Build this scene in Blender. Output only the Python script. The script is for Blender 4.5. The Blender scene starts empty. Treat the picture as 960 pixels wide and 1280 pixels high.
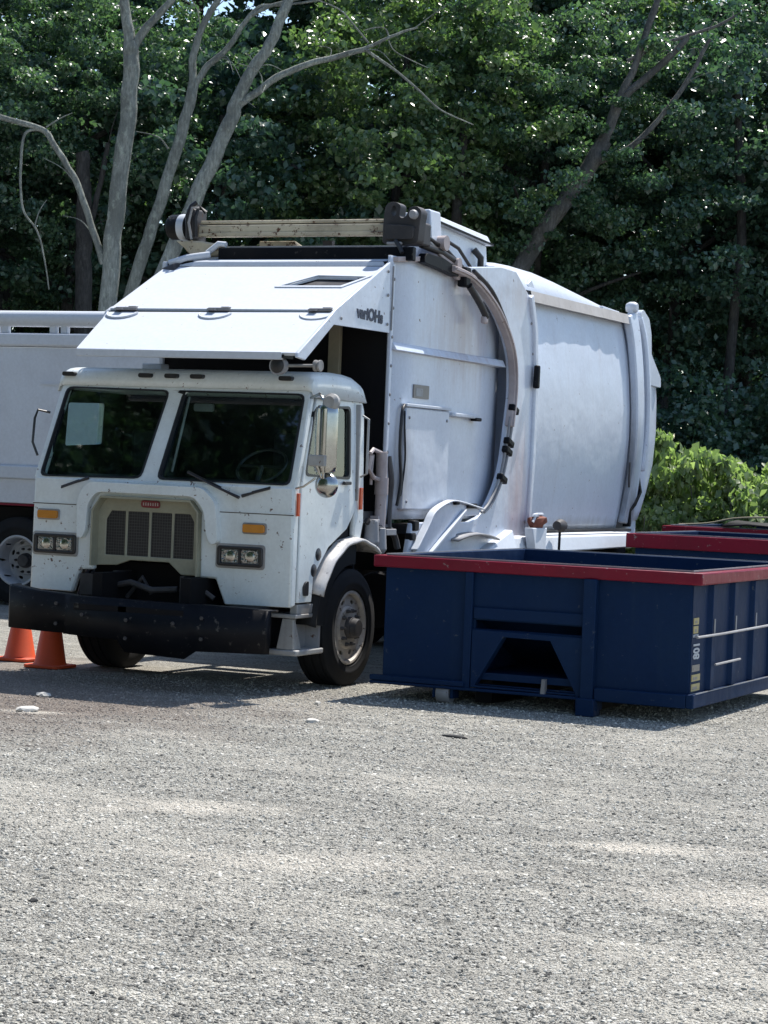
import bpy, bmesh, math, random
import numpy as np
from mathutils import Vector, Matrix

R = math.radians
SC = bpy.context.scene
COL = SC.collection
random.seed(7)
rng = np.random.default_rng(11)

# ------------------------------------------------------------------ camera, sky, sun, exposure
CAM_POS = Vector((8.979, -17.598, 1.994))
rt = Vector((0.9065191, 0.42026922, 0.03996119))
up = Vector((-0.04403925, 0.0, 0.99902980))
fw = Vector((-0.41986148, 0.90739946, -0.01850834))
cd = bpy.data.cameras.new("camera")
cam = bpy.data.objects.new("camera", cd)
COL.objects.link(cam)
M3 = Matrix((rt, up, -fw)).transposed()
cam.matrix_world = Matrix.Translation(CAM_POS) @ M3.to_4x4()
cd.sensor_fit = 'HORIZONTAL'
cd.sensor_width = 36.0
cd.lens = 2850.0 / 960.0 * 36.0
cd.clip_start = 0.1
cd.clip_end = 2000
SC.camera = cam

SUN = Vector((0.08, 0.465, 0.88)).normalized()
w = bpy.data.worlds.new("World")
SC.world = w
w.use_nodes = True
nt = w.node_tree
sky = nt.nodes.new('ShaderNodeTexSky')
sky.sky_type = 'NISHITA'
sky.sun_disc = False
sky.sun_elevation = math.asin(SUN.z)
sky.sun_rotation = math.atan2(SUN.x, SUN.y)
sky.dust_density = 0.6
sky.ozone_density = 1.5
bg = nt.nodes['Background']
bg.inputs[1].default_value = 0.14
nt.links.new(sky.outputs[0], bg.inputs[0])
sl = bpy.data.lights.new("sun", 'SUN')
sl.energy = 5.0
sl.angle = R(0.5)
sl.color = (1.0, 0.955, 0.89)
so = bpy.data.objects.new("sun", sl)
COL.objects.link(so)
so.rotation_euler = SUN.to_track_quat('Z', 'Y').to_euler()
so.location = (0, 0, 30)
SC.view_settings.view_transform = 'Standard'
SC.view_settings.look = 'None'
SC.view_settings.gamma = 1.0
SC.view_settings.exposure = 0.57
SC.cycles.max_bounces = 8
SC.cycles.transparent_max_bounces = 12

# ------------------------------------------------------------------ materials
MATS = {}

def new_mat(name):
    m = bpy.data.materials.new(name)
    m.use_nodes = True
    n = m.node_tree.nodes
    b = n['Principled BSDF']
    return m, m.node_tree, b

def N(nt, typ, **kw):
    n = nt.nodes.new(typ)
    for k, v in kw.items():
        if k.startswith('i_'):
            key = k[2:]
            key = int(key) if key.isdigit() else key
            n.inputs[key].default_value = v
        else:
            setattr(n, k, v)
    return n

def L(nt, a, b):
    nt.links.new(a, b)

def noise(nt, vec, scale, detail=4, rough=0.55):
    n = N(nt, 'ShaderNodeTexNoise')
    n.inputs['Scale'].default_value = scale
    n.inputs['Detail'].default_value = detail
    n.inputs['Roughness'].default_value = rough
    L(nt, vec, n.inputs['Vector'])
    return n.outputs['Fac']

def ramp(nt, fac, stops):
    r = N(nt, 'ShaderNodeValToRGB')
    e = r.color_ramp.elements
    while len(e) < len(stops):
        e.new(0.5)
    for el, (p, c) in zip(e, stops):
        el.position = p
        el.color = c if len(c) == 4 else (*c, 1)
    L(nt, fac, r.inputs[0])
    return r.outputs[0]

def g(v):
    return (v, v, v, 1)

def mix(nt, fac, a, b, mode='MIX'):
    m = N(nt, 'ShaderNodeMix', data_type='RGBA', blend_type=mode)
    if isinstance(fac, (int, float)):
        m.inputs[0].default_value = fac
    else:
        L(nt, fac, m.inputs[0])
    for s, v in ((6, a), (7, b)):
        if isinstance(v, tuple):
            m.inputs[s].default_value = v if len(v) == 4 else (*v, 1)
        else:
            L(nt, v, m.inputs[s])
    return m.outputs[2]

def mapped(nt, scale=(1, 1, 1), kind='Object'):
    tc = N(nt, 'ShaderNodeTexCoord')
    mp = N(nt, 'ShaderNodeMapping')
    mp.inputs['Scale'].default_value = scale
    L(nt, tc.outputs[kind], mp.inputs['Vector'])
    return mp.outputs[0]

def bump(nt, b, h, strength=0.3, dist=0.01):
    bn = N(nt, 'ShaderNodeBump')
    bn.inputs['Strength'].default_value = strength
    bn.inputs['Distance'].default_value = dist
    L(nt, h, bn.inputs['Height'])
    L(nt, bn.outputs[0], b.inputs['Normal'])

def worn(name, base, dirt, rough=0.45, metal=0.0, dirt_amt=0.5, rust=0.0, streak=0.4, spec=0.5, wav=0.12, rustcol=(0.09, 0.035, 0.015), stains=()):
    """painted or bare metal with blotchy dirt, run-down streaks, chips of rust and slightly uneven sheet"""
    m, nt, b = new_mat(name)
    o = mapped(nt)
    n1 = noise(nt, o, 1.7, 6, 0.62)
    d1 = ramp(nt, n1, [(0.42, g(0)), (0.72, g(dirt_amt))])
    st = noise(nt, mapped(nt, (5, 5, 0.32)), 1.5, 4, 0.55)
    d2 = ramp(nt, st, [(0.60, g(0)), (0.80, g(streak))])
    n3 = noise(nt, o, 26, 4, 0.6)
    c = mix(nt, d1, (*base, 1), (*dirt, 1))
    c = mix(nt, d2, c, (*dirt, 1))
    fine = ramp(nt, n3, [(0.3, g(0.9)), (0.7, g(1.0))])
    c = mix(nt, 1.0, c, fine, 'MULTIPLY')
    for (sx_, sy_, sz_, ry_, rz_, am, col) in stains:     # marks at their own place on the thing
        q = N(nt, 'ShaderNodeMapping'); q.vector_type = 'TEXTURE'
        q.inputs['Location'].default_value = (sx_, sy_, sz_); q.inputs['Scale'].default_value = (0.6, ry_, rz_)
        L(nt, o, q.inputs['Vector'])
        ln = N(nt, 'ShaderNodeVectorMath', operation='LENGTH'); L(nt, q.outputs[0], ln.inputs[0])
        jj = N(nt, 'ShaderNodeMath', operation='MULTIPLY_ADD'); L(nt, noise(nt, mapped(nt, (5, 5, 0.8)), 1.3, 6, 0.7), jj.inputs[0]); jj.inputs[1].default_value = 2.0
        L(nt, ln.outputs['Value'], jj.inputs[2])
        m2 = N(nt, 'ShaderNodeMapRange'); L(nt, jj.outputs[0], m2.inputs[0])
        m2.inputs[1].default_value = 1.05; m2.inputs[2].default_value = 2.1; m2.inputs[3].default_value = am; m2.inputs[4].default_value = 0.0
        c = mix(nt, m2.outputs[0], c, (*col, 1))
    if rust > 0:
        r1 = noise(nt, o, 13, 8, 0.70)
        rr = ramp(nt, r1, [(0.69 - 0.16 * rust, g(0)), (0.72 - 0.14 * rust, g(1))])
        c = mix(nt, rr, c, (*rustcol, 1))
    L(nt, c, b.inputs['Base Color'])
    rg = N(nt, 'ShaderNodeMapRange')
    rg.inputs[3].default_value = rough * 0.8
    rg.inputs[4].default_value = min(1, rough * 1.5)
    L(nt, n1, rg.inputs[0])
    L(nt, rg.outputs[0], b.inputs['Roughness'])
    b.inputs['Metallic'].default_value = metal
    b.inputs['Specular IOR Level'].default_value = spec
    bump(nt, b, noise(nt, o, 2.3, 3, 0.5), wav, 0.05)
    MATS[name] = m
    return m

WHITE = worn('cab_white', (0.72, 0.77, 0.77), (0.46, 0.47, 0.41), 0.30, dirt_amt=0.30, rust=0.42, streak=0.3)
BODY = worn('body_white', (0.61, 0.665, 0.755), (0.44, 0.43, 0.46), 0.27, dirt_amt=0.20, rust=0.22, streak=0.28, wav=0.26, stains=(
    (1.34, -1.0, 3.45, 0.95, 0.60, 0.70, (0.33, 0.25, 0.245)), (1.40, 0.50, 1.75, 0.36, 0.85, 0.70, (0.40, 0.27, 0.28)), (1.34, -2.4, 1.9, 0.25, 0.7, 0.6, (0.22, 0.20, 0.19)),
    (1.38, 4.25, 2.1, 0.25, 0.6, 0.6, (0.12, 0.12, 0.13)), (1.38, 0.3, 3.9, 0.5, 0.3, 0.5, (0.36, 0.30, 0.29)), (1.38, 2.6, 1.45, 2.2, 0.10, 0.6, (0.24, 0.22, 0.2)), (1.38, 4.4, 1.6, 0.2, 0.3, 0.8, (0.08, 0.07, 0.065))))
CANOPY = worn('canopy_white', (0.56, 0.60, 0.655), (0.50, 0.50, 0.50), 0.5, dirt_amt=0.25, rust=0.16, streak=0.15)
TRAILER = worn('trailer_white', (0.60, 0.64, 0.70), (0.42, 0.41, 0.42), 0.4, dirt_amt=0.3, streak=0.2)
CREAM = worn('cream_steel', (0.56, 0.49, 0.35), (0.20, 0.16, 0.11), 0.55, dirt_amt=0.75, rust=0.8, streak=0.3)
BEIGE = worn('grille_beige', (0.33, 0.32, 0.235), (0.15, 0.15, 0.11), 0.5, dirt_amt=0.55, rust=0.1)
BLACK = worn('black_steel', (0.006, 0.007, 0.010), (0.016, 0.015, 0.015), 0.40, dirt_amt=0.8, rust=0.5, rustcol=(0.06, 0.055, 0.05), spec=0.12)
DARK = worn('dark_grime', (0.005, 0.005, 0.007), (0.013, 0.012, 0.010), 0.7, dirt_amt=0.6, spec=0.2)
GREASE = worn('greasy_steel', (0.030, 0.029, 0.032), (0.12, 0.11, 0.105), 0.5, dirt_amt=0.8, rust=0.3, spec=0.4)
GUTTER = worn('gutter_grey', (0.46, 0.44, 0.42), (0.26, 0.24, 0.22), 0.55, dirt_amt=0.5, rust=0.2)
RAIL = worn('rail_steel', (0.46, 0.40, 0.39), (0.20, 0.15, 0.14), 0.5, dirt_amt=0.6, rust=0.35)
GREYSTEEL = worn('grey_steel', (0.30, 0.30, 0.31), (0.11, 0.10, 0.095), 0.5, dirt_amt=0.7, rust=0.3)
BLUE = worn('bin_blue', (0.0055, 0.022, 0.068), (0.014, 0.034, 0.074), 0.5, dirt_amt=0.5, rust=0.34, streak=0.55, rustcol=(0.055, 0.07, 0.095), spec=0.10, wav=0.5)
RED = worn('bin_red', (0.19, 0.006, 0.024), (0.11, 0.010, 0.022), 0.36, dirt_amt=0.65, rust=0.46, rustcol=(0.22, 0.15, 0.15), spec=0.25, wav=0.5)
RUSTY = worn('rust', (0.17, 0.045, 0.022), (0.05, 0.018, 0.012), 0.8, dirt_amt=0.9, rust=0.35, rustcol=(0.38, 0.32, 0.30))
RUBBER = worn('rubber', (0.009, 0.010, 0.012), (0.035, 0.032, 0.030), 0.75, dirt_amt=0.5, streak=0.2, spec=0.2)
RIM = worn('rim_white', (0.60, 0.55, 0.49), (0.16, 0.12, 0.085), 0.5, dirt_amt=0.9, rust=0.6, rustcol=(0.05, 0.03, 0.02))
RIMGREY = worn('rim_grey', (0.45, 0.46, 0.48), (0.25, 0.24, 0.23), 0.5, dirt_amt=0.5, rust=0.1)
ORANGE = worn('cone_orange', (0.62, 0.075, 0.014), (0.36, 0.05, 0.018), 0.5, dirt_amt=0.6, rust=0.05, streak=0.2, wav=0.05)
FENDER = worn('fender_metal', (0.62, 0.60, 0.58), (0.07, 0.065, 0.065), 0.3, dirt_amt=0.75, rust=0.6, rustcol=(0.03, 0.025, 0.025), streak=0.8)
ALU = worn('step_metal', (0.36, 0.36, 0.35), (0.12, 0.10, 0.09), 0.5, dirt_amt=0.75, rust=0.35)
TAN = worn('tan_plastic', (0.30, 0.26, 0.17), (0.17, 0.14, 0.10), 0.6)
TARP = worn('tarp_black', (0.008, 0.008, 0.010), (0.02, 0.02, 0.02), 0.65, spec=0.3)
SEATM = worn('seat_vinyl', (0.012, 0.012, 0.015), (0.02, 0.02, 0.02), 0.6, spec=0.3)

def plain(name, col, rough=0.4, metal=0.0, spec=0.5, emit=None, trans=0.0):
    m, nt, b = new_mat(name)
    o = mapped(nt)
    n1 = noise(nt, o, 14, 4)
    c = ramp(nt, n1, [(0.3, tuple(x * 0.85 for x in col)), (0.7, col)])
    L(nt, c, b.inputs['Base Color'])
    b.inputs['Roughness'].default_value = rough
    b.inputs['Metallic'].default_value = metal
    b.inputs['Specular IOR Level'].default_value = spec
    b.inputs['Transmission Weight'].default_value = trans
    MATS[name] = m
    return m

AMBER = plain('amber_lens', (0.55, 0.22, 0.03), 0.2)
REDLENS = plain('red_lens', (0.55, 0.08, 0.03), 0.25)
CHROME = plain('chrome', (0.46, 0.46, 0.44), 0.20, 1.0)
MIRROR = plain('mirror_glass', (0.75, 0.78, 0.76), 0.03, 1.0)
LENS = plain('lamp_lens', (0.30, 0.31, 0.32), 0.10, 0.9)
_b = LENS.node_tree.nodes['Principled BSDF']
bump(LENS.node_tree, _b, noise(LENS.node_tree, mapped(LENS.node_tree, (30, 30, 30)), 1.0, 2), 0.9, 0.02)
BLACKPL = plain('black_plastic', (0.018, 0.018, 0.02), 0.4)
BADGE = plain('badge_red', (0.20, 0.02, 0.03), 0.35)
PALE = plain('badge_letters', (0.42, 0.36, 0.34), 0.4)
INK = plain('lettering_ink', (0.02, 0.028, 0.06), 0.5)
STICKY = plain('sticker_yellow', (0.44, 0.36, 0.15), 0.5)
STICKW = plain('sticker_white', (0.44, 0.47, 0.51), 0.5)
STICKG = plain('plate_grey', (0.22, 0.20, 0.18), 0.4)
HOSE = plain('hose_rubber', (0.015, 0.015, 0.017), 0.5)

def glass_mat(name, tint, rough=0.02):
    m, nt, b = new_mat(name)
    nt.nodes.remove(b)
    out = nt.nodes['Material Output']
    tr = N(nt, 'ShaderNodeBsdfTransparent')
    tr.inputs[0].default_value = (*tint, 1)
    gl = N(nt, 'ShaderNodeBsdfGlossy')
    gl.inputs['Roughness'].default_value = rough
    gl.inputs[0].default_value = (0.9, 0.95, 0.95, 1)
    lw = N(nt, 'ShaderNodeLayerWeight'); lw.inputs[0].default_value = 0.5
    pw = N(nt, 'ShaderNodeMath', operation='POWER'); L(nt, lw.outputs['Facing'], pw.inputs[0]); pw.inputs[1].default_value = 4.0
    fr = N(nt, 'ShaderNodeMath', operation='MULTIPLY_ADD'); L(nt, pw.outputs[0], fr.inputs[0]); fr.inputs[1].default_value = 0.80; fr.inputs[2].default_value = 0.085
    ms = N(nt, 'ShaderNodeMixShader')
    L(nt, fr.outputs[0], ms.inputs[0])
    L(nt, tr.outputs[0], ms.inputs[1])
    L(nt, gl.outputs[0], ms.inputs[2])
    L(nt, ms.outputs[0], out.inputs[0])
    MATS[name] = m
    return m

GLASS = glass_mat('window_glass', (0.66, 0.79, 0.78))

# grille mesh: fine perforated sheet
m, nt, b = new_mat('grille_mesh')
o = mapped(nt, (1, 1, 1))
ch = N(nt, 'ShaderNodeTexBrick')
ch.offset = 0.0
ch.inputs['Scale'].default_value = 38
ch.inputs['Mortar Size'].default_value = 0.07
ch.inputs['Brick Width'].default_value = 1.0
ch.inputs['Row Height'].default_value = 1.0
ch.inputs['Color1'].default_value = (0.006, 0.006, 0.008, 1)
ch.inputs['Color2'].default_value = (0.010, 0.010, 0.012, 1)
ch.inputs['Mortar'].default_value = (0.055, 0.055, 0.055, 1)
sx = N(nt, 'ShaderNodeSeparateXYZ'); cx = N(nt, 'ShaderNodeCombineXYZ')
L(nt, o, sx.inputs[0]); L(nt, sx.outputs[0], cx.inputs[0]); L(nt, sx.outputs[2], cx.inputs[1])
L(nt, cx.outputs[0], ch.inputs['Vector'])
L(nt, ch.outputs['Color'], b.inputs['Base Color'])
b.inputs['Roughness'].default_value = 0.5
GMESH = m

# gravel: the yard's pale dust, darker damp and trodden brown patches are the same on the ground and on its loose stones
def yard_patches(nt, c):
    gp = N(nt, 'ShaderNodeNewGeometry')
    def mp(scale):
        q = N(nt, 'ShaderNodeMapping'); q.inputs['Scale'].default_value = scale
        L(nt, gp.outputs['Position'], q.inputs['Vector']); return q.outputs[0]
    dust = ramp(nt, noise(nt, mp((0.55, 1.0, 0)), 0.62, 7, 0.66), [(0.50, g(0)), (0.66, g(0.45))])
    c = mix(nt, dust, c, (0.66, 0.62, 0.535, 1))
    damp = ramp(nt, noise(nt, mp((0.30, 1.25, 0)), 1.05, 7, 0.70), [(0.50, g(0)), (0.74, g(0.42))])
    c = mix(nt, damp, c, (0.20, 0.188, 0.163, 1))
    d2 = ramp(nt, noise(nt, mp((0.8, 3.0, 0)), 1.7, 6, 0.72), [(0.48, g(0)), (0.64, g(0.36))])
    c = mix(nt, d2, c, (0.17, 0.163, 0.142, 1))
    d3 = ramp(nt, noise(nt, mp((0.7, 2.4, 0)), 2.3, 6, 0.72), [(0.52, g(0)), (0.66, g(0.6))])
    c = mix(nt, d3, c, (0.62, 0.59, 0.51, 1))
    ds = N(nt, 'ShaderNodeVectorMath', operation='DISTANCE')
    L(nt, gp.outputs['Position'], ds.inputs[0]); ds.inputs[1].default_value = (-2.6, -2.0, 0)
    jn = N(nt, 'ShaderNodeMath', operation='MULTIPLY_ADD'); L(nt, noise(nt, mp((1, 1, 0)), 1.2, 5, 0.6), jn.inputs[0]); jn.inputs[1].default_value = 3.0
    L(nt, ds.outputs['Value'], jn.inputs[2])
    mr = N(nt, 'ShaderNodeMapRange'); L(nt, jn.outputs[0], mr.inputs[0])
    mr.inputs[1].default_value = 3.2; mr.inputs[2].default_value = 5.6; mr.inputs[3].default_value = 0.7; mr.inputs[4].default_value = 0.0
    c = mix(nt, mr.outputs[0], c, (0.19, 0.145, 0.12, 1))
    for px_, py_, rx_, ry_, am in ((2.5, -6.1, 0.6, 0.28, 0.6), (5.15, -5.8, 0.55, 0.2, 0.7), (3.9, -7.3, 0.9, 0.4, 0.4), (6.1, -6.9, 0.8, 0.4, 0.5), (1.2, -6.9, 1.0, 0.25, 0.3), (-0.9, -2.65, 0.35, 0.12, 0.8)):
        q = N(nt, 'ShaderNodeMapping'); q.vector_type = 'TEXTURE'
        q.inputs['Location'].default_value = (px_, py_, 0); q.inputs['Scale'].default_value = (rx_, ry_, 1); q.inputs['Rotation'].default_value = (0, 0, R(22))
        L(nt, gp.outputs['Position'], q.inputs['Vector'])
        ln = N(nt, 'ShaderNodeVectorMath', operation='LENGTH'); L(nt, q.outputs[0], ln.inputs[0])
        jj = N(nt, 'ShaderNodeMath', operation='MULTIPLY_ADD'); L(nt, noise(nt, mp((1, 1, 0)), 2.6, 6, 0.7), jj.inputs[0]); jj.inputs[1].default_value = 2.4
        L(nt, ln.outputs['Value'], jj.inputs[2])
        m2 = N(nt, 'ShaderNodeMapRange'); L(nt, jj.outputs[0], m2.inputs[0])
        m2.inputs[1].default_value = 1.4; m2.inputs[2].default_value = 2.5; m2.inputs[3].default_value = am; m2.inputs[4].default_value = 0.0
        c = mix(nt, m2.outputs[0], c, (0.72, 0.665, 0.57, 1))
    return c

m, nt, b = new_mat('gravel')
o = mapped(nt)
v1 = N(nt, 'ShaderNodeTexVoronoi'); v1.inputs['Scale'].default_value = 60; L(nt, o, v1.inputs['Vector'])
v2 = N(nt, 'ShaderNodeTexVoronoi'); v2.inputs['Scale'].default_value = 105; L(nt, o, v2.inputs['Vector'])
sp1 = N(nt, 'ShaderNodeSeparateColor'); L(nt, v1.outputs['Color'], sp1.inputs[0])
sp2 = N(nt, 'ShaderNodeSeparateColor'); L(nt, v2.outputs['Color'], sp2.inputs[0])
c1 = ramp(nt, sp1.outputs[0], [(0.0, (0.05, 0.048, 0.045)), (0.42, (0.35, 0.338, 0.30)), (1.0, (0.62, 0.60, 0.535))])
c2 = ramp(nt, sp2.outputs[0], [(0.0, (0.06, 0.058, 0.052)), (0.45, (0.37, 0.355, 0.31)), (1.0, (0.60, 0.58, 0.515))])
sel = ramp(nt, noise(nt, o, 2.1, 5, 0.65), [(0.40, g(0)), (0.60, g(1))])
c = mix(nt, sel, c1, c2)
c = yard_patches(nt, c)
L(nt, c, b.inputs['Base Color'])
b.inputs['Roughness'].default_value = 0.95
b.inputs['Specular IOR Level'].default_value = 0.2
hs = N(nt, 'ShaderNodeMath', operation='ADD')
L(nt, v1.outputs['Distance'], hs.inputs[0]); L(nt, v2.outputs['Distance'], hs.inputs[1])
inv = N(nt, 'ShaderNodeMath', operation='MULTIPLY'); inv.inputs[1].default_value = -1; L(nt, hs.outputs[0], inv.inputs[0])
bump(nt, b, inv.outputs[0], 0.9, 0.02)
GRAVEL = m

# pebbles: tone per stone
m, nt, b = new_mat('pebble')
oi = N(nt, 'ShaderNodeObjectInfo')
c = ramp(nt, oi.outputs['Random'], [(0.0, (0.05, 0.048, 0.045)), (0.24, (0.21, 0.205, 0.185)), (0.66, (0.46, 0.445, 0.395)), (1.0, (0.66, 0.635, 0.57))])
c = yard_patches(nt, c)
L(nt, c, b.inputs['Base Color']); b.inputs['Roughness'].default_value = 0.9
PEBBLE = m

m, nt, b = new_mat('forest_soil')
c = ramp(nt, noise(nt, mapped(nt), 5, 8, 0.7), [(0.3, (0.012, 0.012, 0.008)), (0.7, (0.05, 0.042, 0.025))])
L(nt, c, b.inputs['Base Color']); b.inputs['Roughness'].default_value = 1.0
SOIL = m

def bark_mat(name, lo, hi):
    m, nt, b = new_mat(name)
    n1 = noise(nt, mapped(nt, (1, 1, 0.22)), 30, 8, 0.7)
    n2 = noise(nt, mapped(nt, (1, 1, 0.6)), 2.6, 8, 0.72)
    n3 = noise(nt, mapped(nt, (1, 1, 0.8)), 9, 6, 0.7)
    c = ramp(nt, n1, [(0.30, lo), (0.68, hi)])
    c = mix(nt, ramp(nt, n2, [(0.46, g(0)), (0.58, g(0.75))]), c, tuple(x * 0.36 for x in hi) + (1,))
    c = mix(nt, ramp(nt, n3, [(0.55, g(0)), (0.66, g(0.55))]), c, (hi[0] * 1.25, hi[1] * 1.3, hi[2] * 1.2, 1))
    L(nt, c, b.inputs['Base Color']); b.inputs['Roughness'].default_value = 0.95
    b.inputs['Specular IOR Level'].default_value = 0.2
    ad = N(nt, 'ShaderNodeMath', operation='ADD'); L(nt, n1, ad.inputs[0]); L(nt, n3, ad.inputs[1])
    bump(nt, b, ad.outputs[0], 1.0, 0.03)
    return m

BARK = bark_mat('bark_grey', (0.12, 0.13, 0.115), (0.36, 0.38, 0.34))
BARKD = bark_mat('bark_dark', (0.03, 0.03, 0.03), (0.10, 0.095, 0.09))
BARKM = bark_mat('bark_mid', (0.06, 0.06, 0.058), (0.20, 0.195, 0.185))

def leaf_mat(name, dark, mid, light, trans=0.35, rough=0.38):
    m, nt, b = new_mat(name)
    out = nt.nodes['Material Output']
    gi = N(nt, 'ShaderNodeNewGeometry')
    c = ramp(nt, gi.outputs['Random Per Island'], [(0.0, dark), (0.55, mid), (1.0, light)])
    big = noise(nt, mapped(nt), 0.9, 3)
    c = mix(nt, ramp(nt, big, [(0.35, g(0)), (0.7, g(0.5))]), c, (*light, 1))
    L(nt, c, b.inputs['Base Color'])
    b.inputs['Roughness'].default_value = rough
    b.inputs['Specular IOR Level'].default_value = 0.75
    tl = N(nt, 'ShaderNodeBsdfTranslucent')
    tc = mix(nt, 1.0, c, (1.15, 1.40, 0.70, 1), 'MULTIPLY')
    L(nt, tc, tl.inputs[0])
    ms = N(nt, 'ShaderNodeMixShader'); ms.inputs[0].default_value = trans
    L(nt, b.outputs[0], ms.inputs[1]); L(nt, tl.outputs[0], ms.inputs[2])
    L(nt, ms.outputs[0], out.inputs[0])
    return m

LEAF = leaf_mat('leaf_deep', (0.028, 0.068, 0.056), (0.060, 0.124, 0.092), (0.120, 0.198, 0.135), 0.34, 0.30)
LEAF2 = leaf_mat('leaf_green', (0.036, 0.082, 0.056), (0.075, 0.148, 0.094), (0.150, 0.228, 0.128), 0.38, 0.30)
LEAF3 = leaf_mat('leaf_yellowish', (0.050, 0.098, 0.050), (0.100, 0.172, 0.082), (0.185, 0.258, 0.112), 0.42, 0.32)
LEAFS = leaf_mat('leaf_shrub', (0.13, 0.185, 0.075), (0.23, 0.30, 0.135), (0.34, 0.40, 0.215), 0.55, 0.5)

# ------------------------------------------------------------------ object helpers
ORG = Vector((0, 0, 0))

def thing(name, label, cat, loc=(0, 0, 0), group=None):
    global ORG
    o = bpy.data.objects.new(name, None)
    o.empty_display_size = 0.2
    COL.objects.link(o)
    o.location = loc
    o['label'] = label
    o['category'] = cat
    if group:
        o['group'] = group
    ORG = Vector(loc)
    return o

def fill2d(loops):
    if len(loops) == 1 and len(loops[0]) <= 4:
        return [tuple(range(len(loops[0])))]
    bm = bmesh.new()
    k = 0
    for l in loops:
        vs = [bm.verts.new((p[0], p[1], 0)) for p in l]
        for i, v in enumerate(vs):
            v.index = k + i
            bm.edges.new((v, vs[(i + 1) % len(vs)]))
        k += len(l)
    for i, v in enumerate(bm.verts):
        v.index = i
    bmesh.ops.triangle_fill(bm, use_beauty=True, edges=bm.edges[:], normal=(0, 0, 1))
    out = [tuple(v.index for v in f.verts) for f in bm.faces]
    bm.free()
    return out

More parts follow.
